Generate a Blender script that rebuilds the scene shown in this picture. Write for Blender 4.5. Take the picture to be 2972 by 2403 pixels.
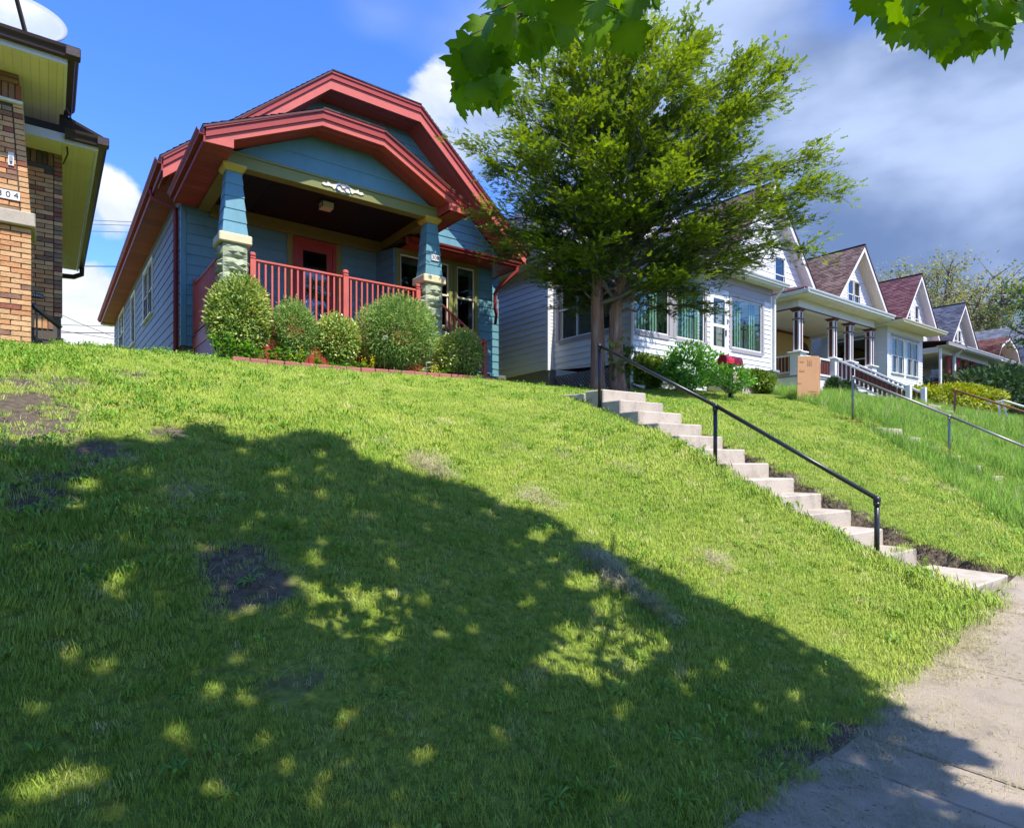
import bpy, bmesh, math, random
import numpy as np
from mathutils import Vector, Matrix, Quaternion
random.seed(7); RNG = np.random.default_rng(7)
SC = bpy.context.scene; COL = SC.collection
for o in list(bpy.data.objects): bpy.data.objects.remove(o)
# ------------------------------------------------------------------ camera
EYE = 1.5; FPX = 1793.0; CU = 1486.0; HV = 1335.0
YAW = math.atan2(2384.0, 1793.0)                      # angle between view axis and street (X) axis
FW = np.array([math.cos(YAW), math.sin(YAW)]); RT = np.array([math.sin(YAW), -math.cos(YAW)])
cd = bpy.data.cameras.new('camera'); cam = bpy.data.objects.new('camera', cd); COL.objects.link(cam)
cam.location = (0, 0, EYE); cam.rotation_euler = (math.pi / 2, 0, -(math.pi / 2 - YAW))
cd.sensor_fit = 'HORIZONTAL'; cd.sensor_width = 36; cd.lens = 36 * FPX / 2972
cd.shift_y = (HV - 1201.5) / 2972; cd.clip_end = 3000; cd.clip_start = 0.05
SC.camera = cam
# ------------------------------------------------------------------ sky, sun, exposure
SUN_EL = math.radians(57.5); SUN_AZ = math.radians(2.0)     # sun stands over the street (-Y), a touch to +X
SUN_DIR = Vector((math.sin(SUN_AZ) * math.cos(SUN_EL), -math.cos(SUN_AZ) * math.cos(SUN_EL), math.sin(SUN_EL)))
world = bpy.data.worlds.new('World'); SC.world = world; world.use_nodes = True
wn = world.node_tree.nodes; wl = world.node_tree.links; wn.clear()
def nd(t, **k):
    n = wn.new(t)
    for a, b in k.items(): setattr(n, a, b)
    return n
def wmath(op, a, b=None, clamp=False):
    n = nd('ShaderNodeMath', operation=op); n.use_clamp = clamp
    for i, v in enumerate((a, b)):
        if v is None: continue
        if hasattr(v, 'default_value') or hasattr(v, 'is_linked'): wl.new(v, n.inputs[i])
        else: n.inputs[i].default_value = v
    return n.outputs[0]
def wramp(v, lo, hi):
    n = nd('ShaderNodeMapRange'); n.interpolation_type = 'SMOOTHSTEP'
    wl.new(v, n.inputs[0]); n.inputs[1].default_value = lo; n.inputs[2].default_value = hi
    return n.outputs[0]
sky = nd('ShaderNodeTexSky', sky_type='NISHITA'); sky.sun_disc = False
sky.sun_elevation = SUN_EL; sky.sun_rotation = math.pi - SUN_AZ
sky.altitude = 200; sky.air_density = 1.0; sky.dust_density = 0.4; sky.ozone_density = 2.5
hs = nd('ShaderNodeHueSaturation'); hs.inputs['Saturation'].default_value = 1.22; hs.inputs['Value'].default_value = 1.0
wl.new(sky.outputs[0], hs.inputs['Color'])
tn = nd('ShaderNodeMix', data_type='RGBA', blend_type='MULTIPLY'); tn.inputs[0].default_value = 1; wl.new(hs.outputs[0], tn.inputs[6]); tn.inputs[7].default_value = (.64, .70, 1.04, 1)
tc = nd('ShaderNodeTexCoord'); sep = nd('ShaderNodeSeparateXYZ'); wl.new(tc.outputs['Generated'], sep.inputs[0])
def wnoise(scale, detail, rough, off, zs=1.0, dist=0.0):
    mp = nd('ShaderNodeMapping'); wl.new(tc.outputs['Generated'], mp.inputs[0])
    mp.inputs['Location'].default_value = off; mp.inputs['Scale'].default_value = (1, 1, zs)
    n = nd('ShaderNodeTexNoise'); wl.new(mp.outputs[0], n.inputs[0])
    n.inputs['Scale'].default_value = scale; n.inputs['Detail'].default_value = detail
    n.inputs['Roughness'].default_value = rough; n.inputs['Distortion'].default_value = dist
    return n.outputs[0]
def wdot(v):
    n = nd('ShaderNodeVectorMath', operation='DOT_PRODUCT'); wl.new(tc.outputs['Generated'], n.inputs[0])
    v = Vector(v).normalized(); n.inputs[1].default_value = v
    return n.outputs['Value']
def cdir(u, v):                                            # direction of a photo pixel (clouds are placed by direction only)
    d = FW + RT * ((u - CU) / FPX); return (d[0], d[1], (HV - v) / FPX)
n1 = wnoise(3.2, 8, 0.58, (0.3, 1.7, 0.2), 1.7, 0.3)       # cumulus
n2 = wnoise(1.9, 4, 0.45, (4.1, 0.6, 2.0), 2.0, 0.1)       # soft layered bank
bank = wramp(wdot((1.0, 0.30, 0.30)), 0.70, 0.93)          # layered cloud bank down the street
cumA = wramp(wdot(cdir(190, 1020)), 0.984, 0.9985); cumB = wramp(wdot(cdir(1310, 380)), 0.9925, 0.9995)
cumC = wramp(wdot((-0.6, -0.6, 0.35)), 0.8, 0.98); cumD = wramp(wdot(cdir(290, 600)), 0.9975, 0.9998)
cb = wmath('MAXIMUM', wmath('MAXIMUM', wmath('MAXIMUM', cumA, cumB), wmath('MULTIPLY', cumC, 0.8)), wmath('MULTIPLY', cumD, 0.8))
cum = wramp(wmath('ADD', n1, wmath('MULTIPLY', cb, 0.36)), 0.71, 0.83)
lay = wmath('MULTIPLY', wramp(wmath('ADD', n2, wmath('MULTIPLY', bank, 0.42)), 0.62, 0.86), 0.97)
mixc = nd('ShaderNodeMix', data_type='RGBA'); wl.new(wramp(n1, 0.38, 0.72), mixc.inputs[0])
mixc.inputs[6].default_value = (1.7, 2.05, 2.65, 1); mixc.inputs[7].default_value = (3.0, 3.05, 3.1, 1)
n3 = wnoise(2.3, 5, 0.5, (1.1, 3.6, 0.7), 2.4, 0.2)
mixl = nd('ShaderNodeMix', data_type='RGBA'); wl.new(wramp(n3, 0.36, 0.66), mixl.inputs[0])
mixl.inputs[6].default_value = (.50, .76, 1.42, 1); mixl.inputs[7].default_value = (1.6, 2.0, 2.9, 1)
m1 = nd('ShaderNodeMix', data_type='RGBA'); wl.new(lay, m1.inputs[0]); wl.new(tn.outputs[2], m1.inputs[6]); wl.new(mixl.outputs[2], m1.inputs[7])
m2 = nd('ShaderNodeMix', data_type='RGBA'); wl.new(cum, m2.inputs[0]); wl.new(m1.outputs[2], m2.inputs[6]); wl.new(mixc.outputs[2], m2.inputs[7])
bg = nd('ShaderNodeBackground'); wl.new(m2.outputs[2], bg.inputs[0]); bg.inputs[1].default_value = 0.15
wo = nd('ShaderNodeOutputWorld'); wl.new(bg.outputs[0], wo.inputs[0])
sd = bpy.data.lights.new('sun', 'SUN'); sun = bpy.data.objects.new('sun', sd); COL.objects.link(sun)
sd.energy = 2.95; sd.angle = math.radians(0.53); sd.color = (1, 0.955, 0.88)
sun.rotation_euler = SUN_DIR.to_track_quat('Z', 'Y').to_euler(); sun.location = (0, -20, 40)
vs = SC.view_settings; vs.view_transform = 'Standard'; vs.look = 'None'; vs.exposure = 1.30; vs.gamma = 1; vs.use_curve_mapping = False
SC.cycles.use_denoising = True; SC.cycles.max_bounces = 5; SC.cycles.diffuse_bounces = 3; SC.cycles.glossy_bounces = 2; SC.cycles.transparent_max_bounces = 12
SC.cycles.caustics_reflective = False; SC.cycles.caustics_refractive = False; SC.cycles.sample_clamp_indirect = 6
# ------------------------------------------------------------------ geometry helpers
def P(u, v, X=None, Y=None, Z=None):
    """photo pixel -> world point on the plane X=, Y= or Z= (Z in metres above the pavement)"""
    d = FW + RT * ((u - CU) / FPX); k = (HV - v) / FPX
    t = X / d[0] if X is not None else (Y / d[1] if Y is not None else (Z - EYE) / k)
    return Vector((d[0] * t, d[1] * t, EYE + k * t))
def XY(u, Y): return P(u, HV, Y=Y).x
W = {}
def wloc(o): return W.get(o.name, Vector((0, 0, 0))) if o else Vector((0, 0, 0))
def put(o, parent, loc):
    loc = Vector(loc); COL.objects.link(o)
    if parent: o.parent = parent
    o.location = loc - wloc(parent); W[o.name] = loc
    return o
def tag(o, label=None, cat=None, group=None, kind=None):
    if label: o['label'] = label
    if cat: o['category'] = cat
    if group: o['group'] = group
    if kind: o['kind'] = kind
    return o
def thing(name, label, cat, loc, group=None):
    o = bpy.data.objects.new(name, None); o.empty_display_size = 0.3
    put(o, None, loc); return tag(o, label, cat, group)
class MB:
    def __init__(s): s.v = []; s.f = []
    def add(s, vs, fs):
        n = len(s.v); s.v += [tuple(v) for v in vs]; s.f += [tuple(i + n for i in f) for f in fs]; return s
    def box(s, x0, x1, y0, y1, z0, z1):
        return s.add([(x, y, z) for z in (z0, z1) for y in (y0, y1) for x in (x0, x1)],
                     [(0, 2, 3, 1), (4, 5, 7, 6), (0, 1, 5, 4), (2, 6, 7, 3), (0, 4, 6, 2), (1, 3, 7, 5)])
    def prism(s, poly, ext):
        """poly: list of 3D points (planar), ext: extrusion vector"""
        n = len(poly); ext = Vector(ext); a = [Vector(p) for p in poly]; b = [p + ext for p in a]
        nrm = (a[1] - a[0]).cross(a[2] - a[0])
        fl = nrm.dot(ext) > 0
        fs = [tuple(range(n)), tuple(range(2 * n - 1, n - 1, -1))] + [(i, i + n, (i + 1) % n + n, (i + 1) % n) for i in range(n)]
        if fl: fs = [f[::-1] for f in fs]
        return s.add(a + b, fs)
    def tube(s, pts, r, n=8, cap=True):
        pts = [Vector(p) for p in pts]; rs = r if isinstance(r, (list, tuple)) else [r] * len(pts)
        vs = []; up = Vector((0, 0, 1)); prev = None
        for i, p in enumerate(pts):
            t = (pts[min(i + 1, len(pts) - 1)] - pts[max(i - 1, 0)]).normalized()
            if prev is None:
                a = t.cross(up if abs(t.z) < 0.95 else Vector((1, 0, 0))).normalized()
            else:
                a = (prev - t * prev.dot(t)).normalized()
            prev = a; b = t.cross(a)
            for k in range(n):
                an = 2 * math.pi * k / n; vs.append(p + (a * math.cos(an) + b * math.sin(an)) * rs[i])
        fs = []
        for i in range(len(pts) - 1):
            for k in range(n):
                fs.append((i * n + k, i * n + (k + 1) % n, (i + 1) * n + (k + 1) % n, (i + 1) * n + k))
        if cap:
            fs.append(tuple(range(n))[::-1]); fs.append(tuple((len(pts) - 1) * n + k for k in range(n)))
        return s.add(vs, fs)
    def mesh(s, name, smooth=False):
        me = bpy.data.meshes.new(name); me.from_pydata(s.v, [], s.f); me.validate()
        if smooth: me.polygons.foreach_set('use_smooth', [True] * len(me.polygons))
        return me
    def obj(s, name, mat, parent=None, smooth=False, bevel=0.0):
        vs = np.array(s.v); c = Vector((vs.min(0) + vs.max(0)) / 2); s.v = [tuple(Vector(v) - c) for v in s.v]
        me = s.mesh(name, smooth)
        if bevel:
            bm = bmesh.new(); bm.from_mesh(me); bmesh.ops.remove_doubles(bm, verts=bm.verts, dist=1e-5)
            bmesh.ops.recalc_face_normals(bm, faces=bm.faces)
            bmesh.ops.bevel(bm, geom=[e for e in bm.edges if len(e.link_faces) == 2 and e.calc_face_angle(0) > 0.5], offset=bevel, segments=1, affect='EDGES', clamp_overlap=True)
            bm.to_mesh(me); bm.free()
        if mat: me.materials.append(mat)
        return put(bpy.data.objects.new(name, me), parent, c)
_BC = {}
def boxmesh(dx, dy, dz, bev, mat):
    k = (round(dx, 3), round(dy, 3), round(dz, 3), bev, mat.name)
    if k not in _BC:
        bm = bmesh.new(); bmesh.ops.create_cube(bm, size=1); bmesh.ops.scale(bm, vec=(dx, dy, dz), verts=bm.verts)
        if bev: bmesh.ops.bevel(bm, geom=list(bm.edges), offset=min(bev, 0.3 * min(dx, dy, dz)), segments=1, affect='EDGES')
        me = bpy.data.meshes.new('piece'); bm.to_mesh(me); bm.free(); me.materials.append(mat); _BC[k] = me
    return _BC[k]
def bx(name, mat, parent, x0, x1, y0, y1, z0, z1, bev=0.006, rot=None):
    if x1 < x0: x0, x1 = x1, x0
    if y1 < y0: y0, y1 = y1, y0
    if z1 < z0: z0, z1 = z1, z0
    o = bpy.data.objects.new(name, boxmesh(x1 - x0, y1 - y0, z1 - z0, bev, mat))
    put(o, parent, ((x0 + x1) / 2, (y0 + y1) / 2, (z0 + z1) / 2))
    if rot: o.rotation_euler = rot
    return o
def beam(name, mat, parent, A, B, w, h, bev=0.004, up=(0, 0, 1)):
    """rectangular bar from A to B, w across, h along up"""
    A, B = Vector(A), Vector(B); d = B - A; L = d.length; t = d / L; a = t.cross(Vector(up)).normalized(); b = a.cross(t)
    o = bpy.data.objects.new(name, boxmesh(L, w, h, bev, mat)); put(o, parent, (A + B) / 2)
    o.rotation_mode = 'QUATERNION'; o.rotation_quaternion = Matrix((t, -a, b)).transposed().to_quaternion()
    return o
# ------------------------------------------------------------------ materials
def mk(name):
    m = bpy.data.materials.new(name); m.use_nodes = True; nt = m.node_tree; nt.nodes.clear()
    o = nt.nodes.new('ShaderNodeOutputMaterial'); return m, nt, o
def lk(nt, a, b): nt.links.new(a, b)
def N(nt, t, inp=None, **k):
    n = nt.nodes.new(t)
    for a, b in k.items(): setattr(n, a, b)
    for a, b in (inp or {}).items():
        if hasattr(b, 'links'): nt.links.new(b, n.inputs[a])
        else: n.inputs[a].default_value = b
    return n
def c4(c, k=1.0): return (min(1, c[0] * k), min(1, c[1] * k), min(1, c[2] * k), 1)
def M(name, rgb, rough=0.6, var=0.12, scale=3.0, bump=0.15, bscale=60, spec=0.3, metal=0.0, rnd=0.08, dirt=None, dscale=2.0, damt=0.35, stretch=(1, 1, 1)):
    """painted / mineral surface: two noises vary the colour, a third gives relief, each object varies a little"""
    m, nt, out = mk(name)
    geo = N(nt, 'ShaderNodeNewGeometry'); mp = N(nt, 'ShaderNodeMapping', {0: geo.outputs['Position'], 'Scale': stretch})
    n1 = N(nt, 'ShaderNodeTexNoise', {0: mp.outputs[0], 'Scale': scale, 'Detail': 5.0, 'Roughness': 0.6})
    oi = N(nt, 'ShaderNodeObjectInfo')
    a = N(nt, 'ShaderNodeMath', {0: n1.outputs[0], 1: 2 * var}, operation='MULTIPLY')
    b = N(nt, 'ShaderNodeMath', {0: oi.outputs['Random'], 1: 2 * rnd}, operation='MULTIPLY')
    s = N(nt, 'ShaderNodeMath', {0: a.outputs[0], 1: b.outputs[0]}, operation='ADD')
    s2 = N(nt, 'ShaderNodeMath', {0: s.outputs[0], 1: 1 - var - rnd}, operation='ADD')
    mul = N(nt, 'ShaderNodeVectorMath', {0: (rgb[0], rgb[1], rgb[2])}, operation='SCALE'); lk(nt, s2.outputs[0], mul.inputs['Scale'])
    col = mul.outputs[0]
    if dirt:
        n3 = N(nt, 'ShaderNodeTexNoise', {0: mp.outputs[0], 'Scale': dscale, 'Detail': 8.0, 'Roughness': 0.7})
        rp = N(nt, 'ShaderNodeMapRange', {0: n3.outputs[0], 1: 0.48, 2: 0.72}); rp.clamp = True
        f = N(nt, 'ShaderNodeMath', {0: rp.outputs[0], 1: damt}, operation='MULTIPLY')
        mx = N(nt, 'ShaderNodeMix', data_type='RGBA'); lk(nt, f.outputs[0], mx.inputs[0]); lk(nt, col, mx.inputs[6]); mx.inputs[7].default_value = c4(dirt)
        col = mx.outputs[2]
    bs = N(nt, 'ShaderNodeBsdfPrincipled', {'Roughness': rough, 'Metallic': metal, 'Specular IOR Level': spec})
    lk(nt, col, bs.inputs['Base Color'])
    if bump:
        n2 = N(nt, 'ShaderNodeTexNoise', {0: mp.outputs[0], 'Scale': bscale, 'Detail': 4.0})
        bp = N(nt, 'ShaderNodeBump', {'Height': n2.outputs[0], 'Strength': bump, 'Distance': 0.02}); lk(nt, bp.outputs[0], bs.inputs['Normal'])
    lk(nt, bs.outputs[0], out.inputs[0]); return m
def LEAF(name, c1, c2, trans=0.5, rough=0.45, scale=1.5, spec=0.3, rnd=True, tcol=None):
    """leaf: colour varies by leaf (attribute tint) and by place, part of the light passes through"""
    m, nt, out = mk(name)
    at = N(nt, 'ShaderNodeAttribute', attribute_name='tint')
    geo = N(nt, 'ShaderNodeNewGeometry'); n1 = N(nt, 'ShaderNodeTexNoise', {0: geo.outputs['Position'], 'Scale': scale, 'Detail': 3.0})
    a = N(nt, 'ShaderNodeMath', {0: n1.outputs[0], 1: 0.9}, operation='MULTIPLY'); b = N(nt, 'ShaderNodeMath', {0: at.outputs['Fac'], 1: a.outputs[0]}, operation='ADD')
    c = N(nt, 'ShaderNodeMath', {0: b.outputs[0], 1: -0.45}, operation='ADD', use_clamp=True)
    mx = N(nt, 'ShaderNodeMix', data_type='RGBA'); lk(nt, c.outputs[0], mx.inputs[0]); mx.inputs[6].default_value = c4(c1); mx.inputs[7].default_value = c4(c2)
    bs = N(nt, 'ShaderNodeBsdfPrincipled', {'Roughness': rough, 'Specular IOR Level': spec}); lk(nt, mx.outputs[2], bs.inputs['Base Color'])
    tr = N(nt, 'ShaderNodeBsdfTranslucent'); hs = N(nt, 'ShaderNodeHueSaturation', {'Hue': 0.485, 'Saturation': 1.1, 'Value': 1.35, 'Color': mx.outputs[2]}); lk(nt, hs.outputs[0], tr.inputs[0])
    ms = N(nt, 'ShaderNodeMixShader', {0: trans}); lk(nt, bs.outputs[0], ms.inputs[1]); lk(nt, tr.outputs[0], ms.inputs[2])
    lk(nt, ms.outputs[0], out.inputs[0]); return m
def GLASS(name, tint=(0.6, 0.75, 0.68), refl=0.12):
    m, nt, out = mk(name)
    t = N(nt, 'ShaderNodeBsdfTransparent', {0: c4(tint)}); g = N(nt, 'ShaderNodeBsdfGlossy', {'Roughness': 0.01, 'Color': (0.95, 1, 0.98, 1)})
    lw = N(nt, 'ShaderNodeLayerWeight', {'Blend': .5}); p5_ = N(nt, 'ShaderNodeMath', {0: lw.outputs['Facing'], 1: 4.0}, operation='POWER'); p6_ = N(nt, 'ShaderNodeMath', {0: p5_.outputs[0], 1: .6}, operation='MULTIPLY'); ad = N(nt, 'ShaderNodeMath', {0: p6_.outputs[0], 1: refl + .04}, operation='ADD', use_clamp=True)
    ms = N(nt, 'ShaderNodeMixShader', {0: ad.outputs[0]}); lk(nt, t.outputs[0], ms.inputs[1]); lk(nt, g.outputs[0], ms.inputs[2]); lk(nt, ms.outputs[0], out.inputs[0]); return m
def TINTED(name, c1, c2, rough=0.8, bump=0.2, bscale=80):
    """mineral pieces joined in one mesh: each piece has its own tint attribute"""
    m, nt, out = mk(name)
    at = N(nt, 'ShaderNodeAttribute', attribute_name='tint'); geo = N(nt, 'ShaderNodeNewGeometry')
    n1 = N(nt, 'ShaderNodeTexNoise', {0: geo.outputs['Position'], 'Scale': 1.3, 'Detail': 5.0})
    a = N(nt, 'ShaderNodeMath', {0: n1.outputs[0], 1: 0.5}, operation='MULTIPLY'); b = N(nt, 'ShaderNodeMath', {0: at.outputs['Fac'], 1: a.outputs[0]}, operation='ADD'); c = N(nt, 'ShaderNodeMath', {0: b.outputs[0], 1: -0.25}, operation='ADD', use_clamp=True)
    mx = N(nt, 'ShaderNodeMix', data_type='RGBA'); lk(nt, c.outputs[0], mx.inputs[0]); mx.inputs[6].default_value = c4(c1); mx.inputs[7].default_value = c4(c2)
    n2 = N(nt, 'ShaderNodeTexNoise', {0: geo.outputs['Position'], 'Scale': bscale, 'Detail': 3.0}); bp = N(nt, 'ShaderNodeBump', {'Height': n2.outputs[0], 'Strength': bump, 'Distance': 0.01})
    bs = N(nt, 'ShaderNodeBsdfPrincipled', {'Roughness': rough, 'Specular IOR Level': 0.2}); lk(nt, mx.outputs[2], bs.inputs['Base Color']); lk(nt, bp.outputs[0], bs.inputs['Normal'])
    lk(nt, bs.outputs[0], out.inputs[0]); return m
m_blue = M('blue_paint', (0.125, 0.29, 0.335), 0.55, 0.12, 1.5, 0.15, 90, rnd=0.06, dirt=(0.08, 0.16, 0.18), dscale=2.2, damt=0.42, stretch=(1, 1, .45))
m_slate = M('slate_blue_shingle', (0.180, 0.176, 0.170), 0.6, 0.16, 2.0, 0.15, 60, rnd=0.07, dirt=(0.2, 0.22, 0.25), dscale=1.2, stretch=(1, 1, 0.25))
m_red = M('red_paint', (0.56, 0.118, 0.082), 0.5, 0.10, 2.0, 0.08, 80, rnd=0.05, dirt=(0.30, 0.08, 0.07), dscale=3, damt=0.45)
m_redd = M('deep_red_paint', (0.34, 0.05, 0.036), 0.45, 0.10, 2.0, 0.06, 80, rnd=0.05)
m_soff = M('red_soffit', (0.36, 0.065, 0.04), 0.5, 0.15, 3.0, 0.08, 60, rnd=0.16)
m_gutr = M('red_gutter', (0.31, 0.052, 0.045), 0.6, 0.12, 2.0, 0.05, 40, spec=0.12)
m_olive = M('olive_paint', (0.22, 0.225, 0.065), 0.55, 0.10, 2.0, 0.06, 60)
m_cream = M('cream_stone', (0.74, 0.63, 0.37), 0.7, 0.08, 5.0, 0.25, 60, dirt=(0.4, 0.34, 0.2), dscale=4)
m_yell = M('yellow_paint', (0.62, 0.43, 0.06), 0.55, 0.08)
m_stone = M('grey_green_stone', (0.36, 0.39, 0.24), 0.8, 0.18, 6.0, 0.5, 30, rnd=0.08, dirt=(0.16, 0.2, 0.09), dscale=5, damt=0.5)
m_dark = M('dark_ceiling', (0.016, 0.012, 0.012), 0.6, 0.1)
m_void = M('dark_interior', (0.025, 0.027, 0.03), 0.9, 0.3, 2.0)
m_white = M('white_vinyl', (0.74, 0.74, 0.73), 0.45, 0.04, 1.5, 0.04, 60, rnd=0.02, dirt=(0.55, 0.56, 0.55), damt=0.22)
m_wht2 = M('white_board', (0.72, 0.71, 0.67), 0.55, 0.05, 2.0, 0.05, 60, rnd=0.04, dirt=(0.5, 0.48, 0.42), damt=0.3)
m_taupe = M('taupe_trim', (0.36, 0.33, 0.33), 0.5, 0.06)
m_crsof = M('cream_soffit', (0.76, 0.69, 0.50), 0.6, 0.08, 2.0, 0.05, 60, rnd=0.05, dirt=(0.4, 0.35, 0.22), damt=0.3)
m_brown = M('dark_brown_gutter', (0.055, 0.035, 0.03), 0.4, 0.12)
m_brtrm = M('brown_trim', (0.11, 0.035, 0.028), 0.5, 0.1)
m_conc = M('concrete', (0.48, 0.41, 0.32), 0.87, 0.15, 3.0, 0.5, 90, rnd=0.07, dirt=(0.25, 0.21, 0.16), dscale=4, damt=0.75)
m_walk = M('pavement_concrete', (0.50, 0.41, 0.30), 0.88, 0.14, 5.0, 0.8, 220, rnd=0.05, dirt=(0.24, 0.20, 0.15), dscale=3.0, damt=0.65)
m_found = M('foundation', (0.17, 0.165, 0.15), 0.9, 0.2, 3.0, 0.4, 30)
m_mort = M('mortar', (0.10, 0.085, 0.07), 0.95, 0.15, 20, 0.4, 80)
m_black = M('black_iron', (0.018, 0.018, 0.020), 0.32, 0.1, 10, 0.05, 80, spec=0.5)
m_galv = M('galvanised_pipe', (0.30, 0.29, 0.27), 0.45, 0.15, 5, 0.1, 60, metal=0.6)
m_rust = M('rusty_post', (0.20, 0.085, 0.05), 0.7, 0.25, 8, 0.2, 60)
m_grey = M('grey_block', (0.27, 0.27, 0.27), 0.85, 0.12, 4, 0.3, 60)
m_glass = GLASS('window_glass', (0.55, 0.6, 0.6), 0.04)
m_gglass = GLASS('green_porch_glass', (0.74, 0.85, 0.79), 0.02)
m_curt = M('curtain', (0.72, 0.72, 0.70), 0.8, 0.06)
m_blind = M('vertical_blind', (0.46, 0.52, 0.47), 0.7, 0.1, rnd=0.15)
m_mbox = M('red_enamel', (0.52, 0.02, 0.045), 0.25, 0.05, 3, 0.02, 30, spec=0.5)
m_card = M('cardboard', (0.50, 0.27, 0.135), 0.8, 0.08, 3, 0.06, 80, dirt=(0.36, 0.18, 0.09), damt=0.4)
m_cardp = M('cardboard_print', (0.38, 0.16, 0.08), 0.8, 0.1)
m_tape = M('packing_tape', (0.42, 0.21, 0.09), 0.35, 0.05)
m_ink = M('black_ink', (0.02, 0.02, 0.02), 0.5, 0.05)
m_plate = M('white_plate', (0.75, 0.73, 0.70), 0.4, 0.03)
m_bark = M('red_brown_bark', (0.24, 0.135, 0.095), 0.9, 0.55, 16, 1.0, 18, rnd=0.1, dirt=(0.42, 0.33, 0.27), dscale=14, damt=0.9, stretch=(1, 1, 0.09))
m_bark2 = M('grey_bark', (0.16, 0.14, 0.115), 0.9, 0.3, 9, 0.8, 22, stretch=(1, 1, 0.25))
m_soil = M('soil', (0.075, 0.055, 0.042), 0.95, 0.3, 6, 0.6, 40)
m_asph = M('asphalt', (0.05, 0.05, 0.05), 0.9, 0.15, 8, 0.4, 120)
m_edge = M('red_edging', (0.38, 0.13, 0.11), 0.8, 0.15, 8, 0.4, 50, rnd=0.1, dirt=(0.25, 0.12, 0.1))
m_lens = M('lamp_glass', (0.62, 0.60, 0.55), 0.3, 0.05)
m_bluec = M('blue_glaze', (0.05, 0.13, 0.30), 0.35, 0.1)
m_dish = M('dish_grey', (0.30, 0.33, 0.36), 0.4, 0.05, dirt=(0.45, 0.47, 0.5))
m_yelw = M('ochre_wall', (0.48, 0.33, 0.10), 0.6, 0.12)
m_pink = M('wood_brown', (0.22, 0.08, 0.05), 0.6, 0.15)
m_bricks = [M('brick_%s' % n, c, 0.85, 0.16, 14, 0.5, 60, rnd=0.14, dirt=(c[0] * 0.6, c[1] * 0.55, c[2] * 0.55), dscale=9, damt=0.5) for n, c in
            (('buff', (0.62, 0.37, 0.18)), ('orange', (0.58, 0.29, 0.13)), ('brown', (0.27, 0.15, 0.095)), ('red', (0.30, 0.105, 0.065)), ('olive', (0.30, 0.215, 0.12)), ('dark', (0.11, 0.075, 0.06)))]
m_shB = TINTED('brown_shingles', (0.18, 0.105, 0.075), (0.44, 0.29, 0.22)); m_shC = TINTED('rose_shingles', (0.21, 0.075, 0.07), (0.40, 0.19, 0.175))
m_shD = TINTED('grey_shingles', (0.10, 0.105, 0.12), (0.26, 0.265, 0.29)); m_shX = TINTED('dark_shingles', (0.035, 0.03, 0.028), (0.12, 0.10, 0.09))
m_shE = TINTED('brick_red_shingles', (0.16, 0.06, 0.045), (0.33, 0.15, 0.115)); m_shG = TINTED('pale_grey_shingles', (0.15, 0.15, 0.155), (0.33, 0.33, 0.34))
# ================================================================== terrain
PS = np.array([-1, 0, .5, 1, 1.9, 2.9, 3.9, 4.9, 5.9, 6.9, 7.9, 8.9, 9.9, 11.4, 14, 34, 60, 140, 800])
PZ = np.array([0, .03, .13, .32, .74, 1.24, 1.70, 2.08, 2.37, 2.62, 2.83, 3.01, 3.16, 3.35, 3.46, 3.46, 2.6, 0, -20])
_s = np.linspace(-1, 16, 400); _z = np.interp(_s, PS, PZ); _k = np.ones(25) / 25; _zs = np.convolve(np.pad(_z, 12, mode='edge'), _k, mode='valid')
def gradeX(X): return np.interp(X, [-20, 2.8, 4.4, 6, 7.6, 14, 22, 30, 45, 70, 200], [0, 0, .07, .24, .38, .60, .80, .85, .75, .5, 0])
def edgeY(X): return np.interp(X, [-20, 1.8, 2.7, 7.5, 14, 200], [1.40, 1.42, 1.52, 1.84, 2.05, 2.05])
def terr(X, Y):
    X = np.asarray(X, float); Y = np.asarray(Y, float); s = Y - edgeY(X)
    p = np.where(s < 15, np.interp(s, _s, _zs), np.interp(s, PS, PZ)); p = np.where(s < 0.3, np.interp(s, PS, PZ), p)
    fade = np.interp(Y, [4.5, 6.5, 9, 12], [1, .85, .42, .3]); t = np.clip((Y - 5) / 6, 0, 1); t = t * t * (3 - 2 * t)
    h = np.interp(X, [11, 20, 60], [0, .48, .48]) * t
    return p + gradeX(X) * fade + h - 0.06 * np.clip(-X / 2, 0, 1) * t
def bumps(X, Y):
    return .018 * np.sin(X * 3.1 + 1.3 * np.sin(Y * 1.7)) * np.sin(Y * 2.7 + .6) + .012 * np.sin(X * 7.3 + Y * 2.2) * np.sin(Y * 6.1 - X)
def hit(u, v):
    u = np.atleast_1d(np.asarray(u, float)); v = np.atleast_1d(np.asarray(v, float))
    dx = FW[0] + RT[0] * (u - CU) / FPX; dy = FW[1] + RT[1] * (u - CU) / FPX; k = (HV - v) / FPX
    ts = np.arange(1.0, 40, 0.05); best = np.full(u.shape, 40.0); done = np.zeros(u.shape, bool)
    for t in ts:
        below = (EYE + k * t) < terr(dx * t, dy * t)
        best = np.where(below & ~done, t, best); done |= below
    return dx * best, dy * best, terr(dx * best, dy * best)
gx = np.concatenate([[-600, -300, -150, -80, -50, -30, -20], np.arange(-14, 6.3, .25), [6.38, 6.47, 6.8, 7.1, 7.45, 7.53], np.arange(7.75, 13.1, .25), [13.2, 13.29, 13.7, 14.21, 14.3], np.arange(14.5, 17, .25), np.arange(17, 72, 1.0), [80, 110, 160, 260, 420, 700]])
gy = np.concatenate([[-600, -300, -120, -60, -30, -15, -9, -6, -4, -2.6, -2.5, -1.5, -.6, -.1], np.arange(0.2, 13.4, .2), np.arange(14, 40, 1.0), [45, 60, 80, 120, 200, 350, 700]])
GX, GY = np.meshgrid(gx, gy)
S_ = GY - edgeY(GX)
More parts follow.
